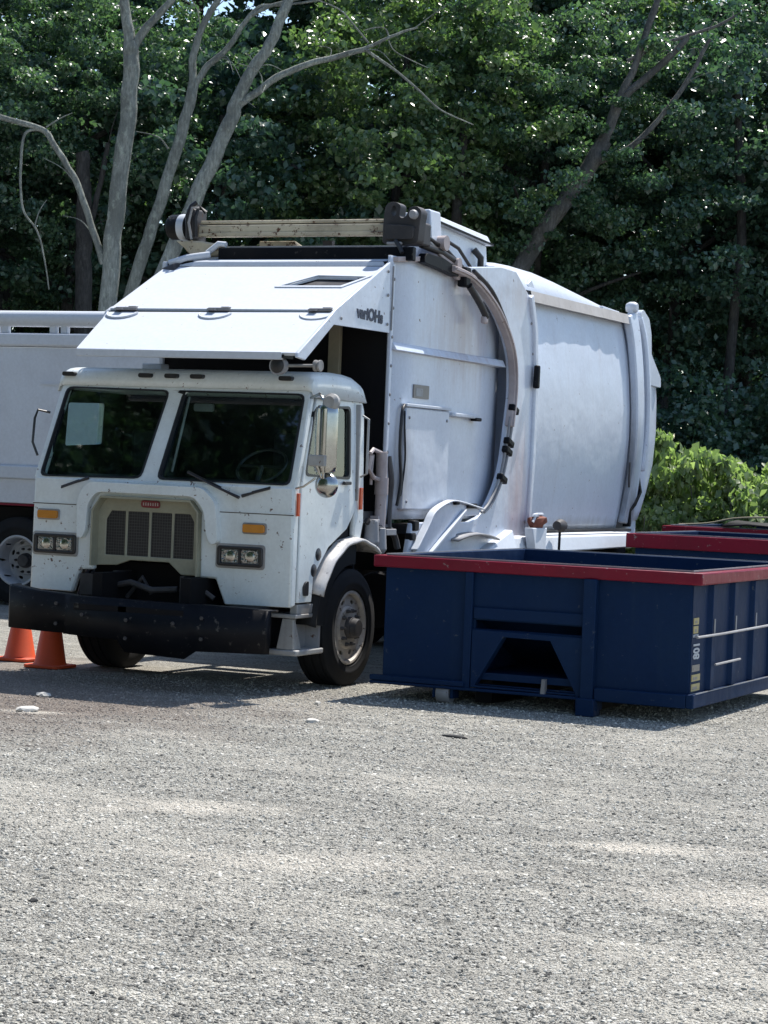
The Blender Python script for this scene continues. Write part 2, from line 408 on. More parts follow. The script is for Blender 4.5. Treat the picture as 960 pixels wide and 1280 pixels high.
class MB:
    """collects shapes given in world coordinates into one mesh"""
    def __init__(s):
        s.v = []; s.f = []
    def add(s, vs, fs):
        n = len(s.v)
        s.v += [Vector(v) for v in vs]
        s.f += [tuple(i + n for i in f) for f in fs]
        return s
    def box(s, a, b):
        x0, y0, z0 = a; x1, y1, z1 = b
        return s.hexa([(x0, y0, z0), (x1, y0, z0), (x1, y1, z0), (x0, y1, z0), (x0, y0, z1), (x1, y0, z1), (x1, y1, z1), (x0, y1, z1)])
    def hexa(s, c):
        return s.add(c, [(0, 3, 2, 1), (4, 5, 6, 7), (0, 1, 5, 4), (1, 2, 6, 5), (2, 3, 7, 6), (3, 0, 4, 7)])
    def obox(s, c, size, rot):
        m = rot if isinstance(rot, Matrix) else Matrix.Rotation(rot[0], 3, 'X') @ Matrix.Rotation(rot[1], 3, 'Y')
        c = Vector(c); h = Vector(size) / 2
        cs = [(-1, -1, -1), (1, -1, -1), (1, 1, -1), (-1, 1, -1), (-1, -1, 1), (1, -1, 1), (1, 1, 1), (-1, 1, 1)]
        return s.hexa([c + m @ Vector((a * h.x, b_ * h.y, d * h.z)) for a, b_, d in cs])
    def plate(s, outer, holes, fn0, fn1):
        """flat sheet with holes; fn0/fn1 map 2D to the two faces"""
        loops = [list(outer)] + [list(h) for h in holes]
        flat = [p for l in loops for p in l]
        tris = fill2d(loops)
        n = len(flat)
        vs = [fn0(*p) for p in flat] + [fn1(*p) for p in flat]
        fs = [tuple(t) for t in tris] + [tuple(i + n for i in reversed(t)) for t in tris]
        k = 0
        for l in loops:
            for i in range(len(l)):
                a = k + i; b_ = k + (i + 1) % len(l)
                fs.append((a, b_, b_ + n, a + n))
            k += len(l)
        return s.add(vs, fs)
    def sheet(s, outer, fn):
        return s.add([fn(*p) for p in outer], fill2d([list(outer)]) if len(outer) > 4 else [tuple(range(len(outer)))])
    def px(s, poly, x0, x1, holes=()):           # polygon in (y, z), thickness along x
        return s.plate(poly, holes, lambda y, z: (x0, y, z), lambda y, z: (x1, y, z))
    def py(s, poly, y0, y1, holes=()):           # polygon in (x, z)
        return s.plate(poly, holes, lambda x, z: (x, y0, z), lambda x, z: (x, y1, z))
    def pz(s, poly, z0, z1, holes=()):
        return s.plate(poly, holes, lambda x, y: (x, y, z0), lambda x, y: (x, y, z1))
    def tube(s, path, r, n=8, cap=True):
        path = [Vector(p) for p in path]
        rs = r if isinstance(r, (list, tuple)) else [r] * len(path)
        k = len(s.v)
        prev = None
        for i, p in enumerate(path):
            t = (path[min(i + 1, len(path) - 1)] - path[max(i - 1, 0)]).normalized()
            if prev is None:
                a = t.orthogonal().normalized()
            else:
                a = (prev - t * prev.dot(t))
                a = a.normalized() if a.length > 1e-6 else t.orthogonal().normalized()
            prev = a
            b_ = t.cross(a)
            for j in range(n):
                th = 2 * math.pi * j / n
                s.v.append(p + (a * math.cos(th) + b_ * math.sin(th)) * rs[i])
        for i in range(len(path) - 1):
            for j in range(n):
                j2 = (j + 1) % n
                s.f.append((k + i * n + j, k + i * n + j2, k + (i + 1) * n + j2, k + (i + 1) * n + j))
        if cap:
            s.f.append(tuple(k + j for j in reversed(range(n))))
            e = k + (len(path) - 1) * n
            s.f.append(tuple(e + j for j in range(n)))
        return s
    def bar(s, path, w, h, side):
        """rectangular section swept along a path; side = direction of width h"""
        path = [Vector(p) for p in path]; side = Vector(side)
        k = len(s.v)
        for i, p in enumerate(path):
            t = (path[min(i + 1, len(path) - 1)] - path[max(i - 1, 0)]).normalized()
            n = side.cross(t).normalized()
            for a, b_ in ((-1, -1), (1, -1), (1, 1), (-1, 1)):
                s.v.append(p + n * a * w / 2 + side * b_ * h / 2)
        for i in range(len(path) - 1):
            for j in range(4):
                j2 = (j + 1) % 4
                s.f.append((k + i * 4 + j, k + i * 4 + j2, k + (i + 1) * 4 + j2, k + (i + 1) * 4 + j))
        s.f.append((k + 3, k + 2, k + 1, k))
        e = k + (len(path) - 1) * 4
        s.f.append((e, e + 1, e + 2, e + 3))
        return s
    def lathe(s, prof, c, axis='X', n=32, closed=False):
        """prof: list of (radius, offset along axis)"""
        k = len(s.v); c = Vector(c)
        for r, o in prof:
            for j in range(n):
                th = 2 * math.pi * j / n
                a, b_ = r * math.cos(th), r * math.sin(th)
                s.v.append(c + Vector({'X': (o, a, b_), 'Y': (a, o, b_), 'Z': (a, b_, o)}[axis]))
        for i in range(len(prof) - 1):
            for j in range(n):
                j2 = (j + 1) % n
                s.f.append((k + i * n + j, k + i * n + j2, k + (i + 1) * n + j2, k + (i + 1) * n + j))
        return s
    def grid(s, rows, th=None):
        k = len(s.v); nr = len(rows); nc = len(rows[0])
        for r in rows:
            s.v += [Vector(p) for p in r]
        for i in range(nr - 1):
            for j in range(nc - 1):
                s.f.append((k + i * nc + j, k + i * nc + j + 1, k + (i + 1) * nc + j + 1, k + (i + 1) * nc + j))
        return s
    def mesh(s, name, smooth=35):
        me = bpy.data.meshes.new(name)
        me.from_pydata([tuple(v - ORG) for v in s.v], [], s.f)
        bm = bmesh.new(); bm.from_mesh(me)
        bmesh.ops.remove_doubles(bm, verts=bm.verts, dist=1e-5)
        bmesh.ops.recalc_face_normals(bm, faces=bm.faces)
        bm.to_mesh(me); bm.free()
        me.polygons.foreach_set('use_smooth', [True] * len(me.polygons))
        me.set_sharp_from_angle(angle=R(smooth))
        return me
    def build(s, name, mat, parent=None, bevel=0.0, smooth=35, label=None, seg=2, solid=0.0, subsurf=0):
        me = s.mesh(name, smooth)
        me.materials.append(mat)
        o = bpy.data.objects.new(name, me)
        COL.objects.link(o)
        if parent:
            o.parent = parent
        else:
            o.location = ORG
        if label:
            o['label'] = label
        if solid:
            md = o.modifiers.new('solid', 'SOLIDIFY'); md.thickness = solid; md.offset = 0
        if bevel:
            md = o.modifiers.new('bevel', 'BEVEL'); md.width = bevel; md.segments = seg
            md.limit_method = 'ANGLE'; md.angle_limit = R(30); md.harden_normals = False
        if subsurf:
            md = o.modifiers.new('sub', 'SUBSURF'); md.levels = subsurf; md.render_levels = subsurf
        return o

def dup(o, parent=None, loc=None, rot=None):
    c = o.copy()
    COL.objects.link(c)
    if parent:
        c.parent = parent
    if loc is not None:
        c.location = loc
    if rot is not None:
        c.rotation_euler = rot
    return c

def struct(mb, name, mat):
    global ORG
    ORG = Vector((0, 0, 0))
    o = mb.build(name, mat)
    o['kind'] = 'structure'
    return o

def text_mesh(name, body, size, mat, parent, M, bold=0.0, extrude=0.002, label=None):
    cu = bpy.data.curves.new(name, 'FONT')
    cu.body = body; cu.size = size; cu.extrude = extrude; cu.offset = bold
    cu.align_x = 'CENTER'; cu.align_y = 'CENTER'; cu.resolution_u = 3
    to = bpy.data.objects.new(name + '_tmp', cu)
    COL.objects.link(to)
    dg = bpy.context.evaluated_depsgraph_get()
    me = bpy.data.meshes.new_from_object(to.evaluated_get(dg))
    bpy.data.objects.remove(to)
    me.transform(M)
    me.transform(Matrix.Translation(-ORG))
    me.materials.clear(); me.materials.append(mat)
    o = bpy.data.objects.new(name, me)
    COL.objects.link(o); o.parent = parent
    if label: o['label'] = label
    return o

def rpoly(x0, z0, x1, z1, r=0.05, n=4):
    pts = []
    for cx, cz, a0 in ((x1 - r, z1 - r, 0), (x0 + r, z1 - r, 90), (x0 + r, z0 + r, 180), (x1 - r, z0 + r, 270)):
        for i in range(n + 1):
            a = R(a0 + 90 * i / n)
            pts.append((cx + r * math.cos(a), cz + r * math.sin(a)))
    return pts

def round_poly(pts, r, n=3):
    """round the corners of a polygon"""
    out = []
    k = len(pts)
    for i in range(k):
        p = Vector(pts[i]).to_2d(); a = Vector(pts[i - 1]).to_2d(); b_ = Vector(pts[(i + 1) % k]).to_2d()
        da = (a - p); db = (b_ - p)
        rr = min(r, da.length * 0.45, db.length * 0.45)
        pa = p + da.normalized() * rr; pb = p + db.normalized() * rr
        for j in range(n + 1):
            t = j / n
            q = pa * (1 - t) ** 2 + p * 2 * t * (1 - t) + pb * t * t
            out.append((q.x, q.y))
    return out

def catmull(pts, n=5):
    pts = [Vector(p) for p in pts]
    out = []
    for i in range(len(pts) - 1):
        p0 = pts[max(i - 1, 0)]; p1 = pts[i]; p2 = pts[i + 1]; p3 = pts[min(i + 2, len(pts) - 1)]
        for j in range(n):
            t = j / n
            out.append(0.5 * ((2 * p1) + (p2 - p0) * t + (2 * p0 - 5 * p1 + 4 * p2 - p3) * t * t + (3 * p1 - p0 - 3 * p2 + p3) * t ** 3))
    out.append(pts[-1])
    return out

# frame of the wood's edge: u to the right along it, d depth away from the yard
RH = Vector((0.9076, 0.4199, 0)); FH = Vector((-0.4199, 0.9076, 0))
def W(u, d, z=0.0):
    p = CAM_POS + RH * u + FH * d
    return Vector((p.x, p.y, z))

# ------------------------------------------------------------------ ground
struct(MB().grid([[(-700, -700, 0), (700, -700, 0)], [(-700, 700, 0), (700, 700, 0)]]), 'gravel_ground', GRAVEL)
a = [W(-120, 31.5, 0.004), W(-20, 31.2, 0.004), W(-4, 31.8, 0.004), W(3, 30.6, 0.004), W(120, 31.5, 0.004)]
bk = [W(-120, 400, 0.004), W(-20, 400, 0.004), W(-4, 400, 0.004), W(3, 400, 0.004), W(120, 400, 0.004)]
struct(MB().grid([a, bk]), 'forest_floor', SOIL)

# ------------------------------------------------------------------ wheels
WHEEL_PROTO = {}

def make_wheel(parent, c, r, wd, out=1, dish=0.02, rimmat=None, parent_loc=(0, 0, 0), key='steer'):
    """tyre with rim, hub and nuts; out=+1: outer face towards +X"""
    global ORG
    save = ORG.copy()
    ORG = Vector((0, 0, 0))
    if key not in WHEEL_PROTO:
        h = wd / 2
        ri = 0.325
        t = MB()
        prof = [(ri, -h * 0.80), (ri + 0.03, -h * 0.90), (r * 0.72, -h * 1.0), (r * 0.88, -h * 0.99), (r * 0.965, -h * 0.90), (r, -h * 0.78)]
        for gx in (-0.5, 0.0, 0.5):
            prof += [(r, (gx - 0.07) * h), (r - 0.014, (gx - 0.05) * h), (r - 0.014, (gx + 0.05) * h), (r, (gx + 0.07) * h)]
        prof += [(r, h * 0.78), (r * 0.965, h * 0.90), (r * 0.88, h * 0.99), (r * 0.80, h * 1.0), (r * 0.795, h * 1.012), (r * 0.74, h * 1.012), (r * 0.735, h), (r * 0.66, h * 0.98), (ri + 0.03, h * 0.90), (ri, h * 0.80)]
        t.lathe(prof, (0, 0, 0), 'X', 56)
        tyre = t.mesh('wheel', 40); tyre.materials.append(RUBBER)
        rm = MB()
        rm.lathe([(ri + 0.004, h * 0.80), (ri + 0.016, h * 0.88), (ri + 0.006, h * 0.915), (ri - 0.012, h * 0.90), (ri - 0.022, h * 0.80), (ri - 0.03, h * 0.5), (ri - 0.035, dish - 0.02)], (0, 0, 0), 'X', 48)
        rm.lathe([(ri + 0.004, -h * 0.80), (ri - 0.03, -h * 0.5), (ri - 0.03, h * 0.5)], (0, 0, 0), 'X', 40)
        circ = [(0.296 * math.cos(2 * math.pi * i / 48), 0.296 * math.sin(2 * math.pi * i / 48)) for i in range(48)]
        holes = []
        nh = 8
        for k in range(nh):
            a0 = 2 * math.pi * (k + 0.5) / nh
            hl = []
            for j in range(10):
                th = 2 * math.pi * j / 10
                pr, pt = 0.246 + 0.022 * math.cos(th), 0.040 * math.sin(th)
                hl.append((pr * math.cos(a0) - pt * math.sin(a0), pr * math.sin(a0) + pt * math.cos(a0)))
            holes.append(hl)
        rm.px(circ, dish - 0.012, dish, holes)
        rm.lathe([(0.20, dish), (0.185, dish + 0.02), (0.10, dish + 0.025)], (0, 0, 0), 'X', 32)
        rim = rm.mesh('rim', 30); rim.materials.append(rimmat or RIM)
        hb = MB().lathe([(0.10, dish + 0.02), (0.098, dish + 0.07), (0.088, dish + 0.075), (0.085, dish + 0.115), (0.075, dish + 0.125), (0.0, dish + 0.128)], (0, 0, 0), 'X', 28)
        hub = hb.mesh('hub', 30); hub.materials.append(GREASE)
        nb = MB().lathe([(0.019, 0.0), (0.019, 0.02), (0.014, 0.028), (0.012, 0.05), (0, 0.05)], (0, 0, 0), 'X', 6)
        nut = nb.mesh('lug_nut', 30); nut.materials.append(GREASE)
        WHEEL_PROTO[key] = (tyre, rim, hub, nut, dish)
    tyre, rim, hub, nut, dd = WHEEL_PROTO[key]
    o = bpy.data.objects.new('wheel', tyre); COL.objects.link(o); o.parent = parent
    o.location = Vector(c) - Vector(parent_loc)
    if out < 0:
        o.rotation_euler = (0, 0, math.pi)
    o.rotation_euler.x = 0
    for nm, me in (('rim', rim), ('hub', hub)):
        q = bpy.data.objects.new(nm, me); COL.objects.link(q); q.parent = o
    for k in range(10):
        a = 2 * math.pi * k / 10
        q = bpy.data.objects.new('lug_nut', nut); COL.objects.link(q); q.parent = o
        q.location = (dd + 0.02, 0.158 * math.cos(a), 0.158 * math.sin(a))
    ORG = save
    return o

# ------------------------------------------------------------------ the white refuse truck
TL = (-1.34, 4.5, 0)
truck = thing('garbage_truck', 'white rear-rounded garbage truck with flat cab, dark windscreens and rusty arm rail on its side', 'garbage truck', TL)
XL, XR = -2.71, -0.02

# --- cab front
fp = [(XL, 0.78), (-2.25, 0.775), (-2.18, 0.985), (-2.035, 0.99), (-2.035, 1.53), (-1.95, 1.655), (-1.03, 1.65), (-0.945, 1.55), (-0.935, 0.975), (-0.775, 0.975), (-0.68, 0.755), (XR, 0.765), (XR - 0.01, 1.81), (XL + 0.01, 1.81)]
MB().py(fp, 0.0, 0.07).build('front_panel', WHITE, truck, 0.018)
for xa, xb in ((XL + 0.004, -2.24), (-0.80, XR - 0.006)):
    MB().box((xa, -0.0015, 1.562), (xb, 0.01, 1.570)).build('panel_seam', GREASE, truck)
    MB().box((xa, -0.006, 1.571), (xb, 0.01, 1.580)).build('seam_lip', WHITE, truck)
# raised moulding round the radiator opening
so_ = [(-2.18, 1.27), (-2.19, 1.64), (-2.08, 1.785), (-0.90, 1.775), (-0.76, 1.64), (-0.73, 1.30), (-0.79, 1.27), (-0.84, 1.34), (-0.88, 1.58), (-0.985, 1.69), (-1.99, 1.695), (-2.08, 1.58), (-2.09, 1.34), (-2.13, 1.27)]
MB().py(round_poly(so_, 0.06), -0.075, 0.005).build('grille_surround', WHITE, truck, 0.03, seg=3)
# grille
gb = [(-2.03, 1.03), (-1.82, 1.04), (-1.68, 1.09), (-1.28, 1.09), (-1.15, 0.985), (-0.94, 0.985), (-0.945, 1.55), (-1.03, 1.645), (-1.95, 1.65), (-2.03, 1.53)]
inner = []
pan = [(-1.945, -1.745), (-1.72, -1.50), (-1.475, -1.265), (-1.24, -1.035)]
for i, (a, b_) in enumerate(pan):
    if i == 0:
        inner.append([(a, 1.13), (b_, 1.13), (b_, 1.53), (a + 0.05, 1.53), (a, 1.45)])
    elif i == 3:
        inner.append([(a, 1.13), (b_, 1.13), (b_, 1.46), (b_ - 0.045, 1.53), (a, 1.53)])
    else:
        inner.append([(a, 1.13), (b_, 1.13), (b_, 1.53), (a, 1.53)])
grille = MB().py(gb, 0.045, 0.065, inner).build('grille_frame', BEIGE, truck, 0.008)
gr = [(-2.033, 1.03), (-2.033, 1.53), (-1.95, 1.652), (-1.03, 1.647), (-0.947, 1.55), (-0.937, 0.985)]
MB().bar([(x, 0.0, z) for x, z in gr], 0.018, 0.12, (0, 1, 0)).build('recess_liner', BEIGE, grille)
for i, p in enumerate(inner):
    MB().py(p, 0.058, 0.072).build('grille_panel', GMESH, grille)
bd = MB().py(round_poly([(-1.58, 1.572), (-1.385, 1.568), (-1.385, 1.632), (-1.58, 1.636)], 0.03), 0.028, 0.046).build('badge', BADGE, truck, 0.005)
# badge: unreadable raised pale strokes
st = MB()
for k in range(7):
    x = -1.555 + k * 0.0245
    st.box((x, 0.024, 1.588), (x + 0.010, 0.030, 1.616))
st.build('badge_letter_stroke', PALE, bd)

# --- windscreen frame on the raked plane
def rk(x, s):                                   # s 0 at the sill, 1 at the header
    return (x, 0.02 + 0.33 * s, 1.80 + 0.86 * s)
def wx(x, s):                                   # taper of the cab towards the roof
    return x + (0.055 * s if x < -1.36 else -0.055 * s)
outer = [(XL, 0.0), (XR, 0.0), (XR, 1.03), (XL, 1.03)]
hL = round_poly([(-2.65, 0.02), (-1.59, 0.035), (-1.555, 0.97), (-2.645, 0.985)], 0.07)
hR = round_poly([(-1.415, 0.035), (-0.085, 0.03), (-0.075, 0.965), (-1.40, 0.97)], 0.07)
def f0(x, s): p = rk(wx(x, s), s); return (p[0], p[1] - 0.012, p[2])
def f1(x, s): p = rk(wx(x, s), s); return (p[0], p[1] + 0.05, p[2])
MB().plate(outer, [hL, hR], f0, f1).build('windscreen_frame', WHITE, truck, 0.010)
def g0(x, s): p = rk(wx(x, s), s); return (p[0], p[1] + 0.018, p[2])
def g1(x, s): p = rk(wx(x, s), s); return (p[0], p[1] + 0.024, p[2])
def s0(x, s): p = rk(wx(x, s), s); return (p[0], p[1] - 0.020, p[2] + 0.0)
for hh in (hL, hR):
    cx_ = sum(p[0] for p in hh) / len(hh); cs_ = sum(p[1] for p in hh) / len(hh)
    big = [(cx_ + (x - cx_) * 1.012, cs_ + (s - cs_) * 1.012) for x, s in hh]
    small = [(cx_ + (x - cx_) * 0.982, cs_ + (s - cs_) * 0.975) for x, s in hh]
    ws = MB().sheet(big, g0).build('windscreen', GLASS, truck)
    MB().plate(big, [small], s0, g1).build('rubber_seal', BLACKPL, ws)

# --- roof
rf = []
nx = 26
ys = [0.325, 0.33, 0.345, 0.375, 0.42, 0.52, 0.75, 1.0, 1.2, 1.30, 1.36, 1.395, 1.41]
zs = [2.665, 2.73, 2.775, 2.80, 2.815, 2.83, 2.84, 2.835, 2.815, 2.785, 2.745, 2.70, 2.60]
for y, z in zip(ys, zs):
    row = []
    for i in range(nx + 1):
        t = -1 + 2 * i / nx
        x = -1.365 + 1.30 * t * (1 if abs(t) < 1 else 1)
        e = abs(t)
        drop = 0.0 if e < 0.80 else ((e - 0.80) / 0.20) ** 3.4
        zz = z - (z - 2.60) * drop * 0.98 if e > 0.80 else z
        xx = -1.365 + math.copysign(min(1.325, 1.325 * (1 - (1 - e) ** 1.6) if e > 0.6 else 1.325 * (1 - (1 - e) ** 1.6)), t)
        row.append((xx, y, zz))
    rf.append(row)
MB().grid(rf).build('cab_roof', WHITE, truck, smooth=50, solid=0.012)
for x, in ((-2.565,), (-1.75,), (-1.475,), (-1.21,), (-0.31,)):
    rl = MB().py(rpoly(x - 0.065, 2.745, x + 0.065, 2.785, 0.018), 0.285, 0.36).build('roof_marker_light', BLACKPL, truck, 0.012)

# --- right-hand (picture side) door and cab side
XD = -0.02
def side(name, x0, x1, mat):
    pass
door_poly = [(0.120, 0.80), (0.124, 1.82), (0.425, 2.60), (1.19, 2.61), (1.215, 1.60), (1.06, 1.44), (0.70, 1.28), (0.42, 1.02), (0.40, 0.80)]
win = round_poly([(0.20, 1.92), (0.40, 2.52), (1.10, 2.55), (1.09, 1.90)], 0.06)
def lean(x):                                    # the cab side leans in a little above the waist
    def f(y, z):
        return (x - max(0, z - 1.8) * 0.045, y, z)
    return f
door = MB().plate(door_poly, [win], lean(XD), lean(XD - 0.045)).build('door', WHITE, truck, 0.014)
wb = [(0.645 + (y - 0.645) * 1.03, 2.22 + (z - 2.22) * 1.03) for y, z in win]
wsml = [(0.645 + (y - 0.645) * 0.965, 2.22 + (z - 2.22) * 0.96) for y, z in win]
MB().sheet(wb, lean(XD - 0.022)).build('door_window', GLASS, door)
MB().plate(wb, [wsml], lean(XD + 0.005), lean(XD - 0.03)).build('window_seal', BLACKPL, door)
MB().tube([(XD - 0.035, 0.46, 1.93), (XD - 0.05, 0.475, 2.54)], 0.010, 6).build('vent_window_bar', BLACKPL, door)
# pillar before the door and corner behind it
MB().plate([(0.005, 0.775), (0.005, 1.80), (0.35, 2.66), (0.405, 2.655), (0.10, 1.84), (0.097, 0.775)], [], lean(XD - 0.003), lean(XD - 0.06)).build('front_pillar', WHITE, truck, 0.012)
MB().plate([(1.225, 1.58), (1.20, 2.62), (1.36, 2.66), (1.41, 2.56), (1.415, 1.50), (1.36, 1.34), (1.22, 1.37)], [], lean(XD - 0.003), lean(XD - 0.06)).build('rear_corner_panel', WHITE, truck, 0.02)
MB().plate([(0.36, 2.62), (0.36, 2.70), (1.36, 2.70), (1.37, 2.62)], [], lean(XD), lean(XD - 0.05)).build('drip_rail', WHITE, truck, 0.012)
MB().box((-0.095, 1.235, 1.7), (-0.012, 1.262, 2.58)).build('rear_edge_trim', ALU, truck, 0.006)
MB().plate([(0.09, 0.79), (0.09, 1.82), (0.38, 2.6), (0.46, 2.6), (0.15, 1.82), (0.15, 0.79)], [], lean(XD - 0.047), lean(XD - 0.058)).build('door_gap', DARK, truck)
# far side wall of the cab with its door window (seen through the windscreen)
XF = XL + 0.02
def leanf(x):
    def f(y, z):
        return (x + max(0, z - 1.8) * 0.045, y, z)
    return f
wl = round_poly([(0.355, 2.10), (0.36, 2.50), (1.0, 2.52), (1.0, 2.13)], 0.03)
wq = round_poly([(0.17, 2.03), (0.165, 2.10), (0.305, 2.44), (0.315, 2.05)], 0.012)
fd = MB().plate([(0.08, 0.80), (0.08, 1.82), (0.40, 2.64), (1.38, 2.64), (1.40, 1.45), (0.42, 1.1), (0.40, 0.80)], [wl, wq], leanf(XF), leanf(XF + 0.05)).build('door', WHITE, truck, 0.01)
for p in (wl, wq):
    MB().sheet(p, leanf(XF + 0.02)).build('door_window', GLASS, fd)
MB().plate([(0.10, 1.10), (0.10, 1.82), (0.41, 2.62), (1.36, 2.62), (1.36, 1.10)], [wl, wq], leanf(XF + 0.055), leanf(XF + 0.065)).build('door_lining', DARK, fd)
MB().plate([(0.12, 1.10), (0.13, 1.82), (0.42, 2.58), (1.18, 2.58), (1.2, 1.60), (1.2, 1.10)], [wb], lean(XD - 0.050), lean(XD - 0.058)).build('door_lining', DARK, door)
# cab interior
MB().box((XL + 0.07, 1.36, 0.95), (XR - 0.07, 1.405, 2.62)).build('cab_back_wall', DARK, truck, 0.01)
MB().box((XL + 0.07, 0.09, 1.10), (XR - 0.07, 1.35, 1.16)).build('cab_floor', DARK, truck)
MB().hexa([(XL + 0.08, 0.08, 1.55), (XR - 0.08, 0.08, 1.55), (XR - 0.08, 0.5, 1.55), (XL + 0.08, 0.5, 1.55), (XL + 0.08, 0.09, 1.80), (XR - 0.08, 0.09, 1.80), (XR - 0.08, 0.36, 1.86), (XL + 0.08, 0.36, 1.86)]).build('dashboard', SEATM, truck, 0.03)
for x in (-2.15, -0.62):
    s_ = MB().box((x - 0.24, 0.68, 1.3), (x + 0.24, 1.16, 1.68)).box((x - 0.23, 1.12, 1.5), (x + 0.23, 1.27, 2.30))
    s_.build('seat', SEATM, truck, 0.05, seg=3)
stw = MB()
c0 = Vector((-0.62, 0.50, 1.98)); ax1 = Vector((1, 0, 0)); ax2 = Vector((0, 0.75, 0.66))
stw.tube([c0 + (ax1 * math.cos(2 * math.pi * i / 24) + ax2 * math.sin(2 * math.pi * i / 24)) * 0.23 for i in range(25)], 0.014, 6, cap=False)
stw.tube([c0 + ax1 * -0.22, c0 + ax1 * 0.22], 0.012, 6).tube([c0, c0 + Vector((0, -0.10, -0.18))], 0.025, 6)
stw.build('steering_wheel', BLACKPL, truck)
MB().py(rpoly(-1.40, 2.46, -1.20, 2.53, 0.02), 0.60, 0.63).build('interior_mirror', GREYSTEEL, truck)
MB().tube([(-1.33, 0.13, 1.90), (-1.31, 0.36, 2.58)], 0.012, 6).build('grab_rod', ALU, truck)

# --- lights on the front
for xa, za, fl in ((-2.53, 1.468, 0), (-0.40, 1.435, 0)):
    lp = MB().py(rpoly(xa - 0.105, za - 0.036, xa + 0.105, za + 0.036, 0.02), -0.035, 0.0).build('marker_light', AMBER, truck, 0.012)
    MB().py(rpoly(xa - 0.12, za - 0.05, xa + 0.12, za + 0.05, 0.02), -0.008, 0.0).build('marker_light_base', ALU, lp, 0.004)
for xa, za in ((-2.445, 1.203), (-0.53, 1.185)):
    hl = MB().py(rpoly(xa - 0.225, za - 0.088, xa + 0.225, za + 0.088, 0.025), -0.03, 0.01, [rpoly(xa - 0.19, za - 0.06, xa + 0.19, za + 0.06, 0.012)]).build('headlight', BLACKPL, truck, 0.008)
    MB().py(rpoly(xa - 0.245, za - 0.108, xa + 0.245, za + 0.108, 0.03), -0.010, 0.0, [rpoly(xa - 0.22, za - 0.082, xa + 0.22, za + 0.082, 0.02)]).build('bezel', ALU, hl, 0.004)
    for sx_ in (-1, 1):
        x_ = xa + sx_ * 0.098
        MB().py(rpoly(x_ - 0.083, za - 0.056, x_ + 0.083, za + 0.056, 0.02), -0.022, -0.006).build('lamp', LENS, hl, 0.008)
        MB().lathe([(0.046, -0.023), (0.035, -0.027), (0.018, -0.030), (0.0, -0.031)], (x_ + 0.008, 0, za), 'Y', 18).build('reflector', CHROME, hl, smooth=60)
    MB().box((xa - 0.012, -0.026, za - 0.06), (xa + 0.012, 0.0, za + 0.06)).build('lamp_divider', BLACKPL, hl)
# wipers
for pts in (((-2.10, -0.03, 1.815), (-2.37, -0.06, 1.715)), ((-0.55, -0.035, 1.70), (-1.09, -0.01, 1.90)), ((-0.52, -0.035, 1.715), (-0.26, -0.01, 1.79))):
    a_, b_ = Vector(pts[0]), Vector(pts[1])
    wp = MB().tube([a_, a_.lerp(b_, 0.5) + Vector((0, -0.015, 0.0)), b_], [0.016, 0.010, 0.008], 6).build('wiper', BLACKPL, truck)
    MB().bar([a_.lerp(b_, 0.35) + Vector((0, 0.004, 0.012)), b_ + Vector((0, 0.004, 0.012))], 0.014, 0.012, (0, 1, 0)).build('wiper_blade', BLACKPL, wp)
# --- bumper: bent channel with plated middle
bp = MB()
sec = [(-2.66, -0.37, 0.83, 0.455), (-2.60, -0.45, 0.82, 0.45), (-2.3, -0.50, 0.79, 0.445), (-2.0, -0.49, 0.775, 0.44), (-1.92, -0.535, 0.77, 0.435), (-1.42, -0.54, 0.768, 0.42), (-1.34, -0.54, 0.765, 0.32), (-0.75, -0.54, 0.76, 0.30), (-0.66, -0.50, 0.765, 0.37), (0.0, -0.50, 0.755, 0.39), (0.02, -0.46, 0.755, 0.39)]
rows = [[(x, y, z1), (x, y + 0.0, z0)] for x, y, z1, z0 in sec]
bp.grid(rows)
bumper = bp.build('bumper', BLACK, truck, solid=0.03, smooth=25)
tp = MB()
tp.grid([[(x, y, z1 - 0.004), (x, y + 0.16, z1 - 0.004)] for x, y, z1, z0 in sec])
tp.build('bumper_top_flange', BLACK, bumper, solid=0.02)
MB().box((-1.88, -0.555, 0.66), (-0.76, -0.542, 0.72)).build('tow_rib', BLACK, bumper, 0.006)
nb = MB().lathe([(0.018, 0), (0.018, -0.016), (0, -0.018)], (0, 0, 0), 'Y', 6)
ORG0 = ORG.copy(); ORG = Vector((0, 0, 0)); nbm = nb.mesh('bumper_bolt'); nbm.materials.append(GREASE); ORG = ORG0
for x, y, z in ((-2.08, -0.51, 0.70), (-2.08, -0.51, 0.52), (-1.78, -0.56, 0.62), (-0.86, -0.56, 0.60), (-0.60, -0.52, 0.66), (-0.60, -0.52, 0.48), (-1.33, -0.56, 0.60), (-1.33, -0.56, 0.44)):
    q = bpy.data.objects.new('bumper_bolt', nbm); COL.objects.link(q); q.parent = bumper
    q.location = Vector((x, y, z)) - ORG
for x in (-2.10, -0.62):
    MB().box((x, -0.36, 0.42), (x + 0.06, 0.1, 0.74)).build('bumper_bracket', BLACK, bumper)
MB().box((-0.55, -0.30, 0.42), (-0.22, 0.05, 0.76)).build('bumper_mount', DARK, bumper, 0.02)
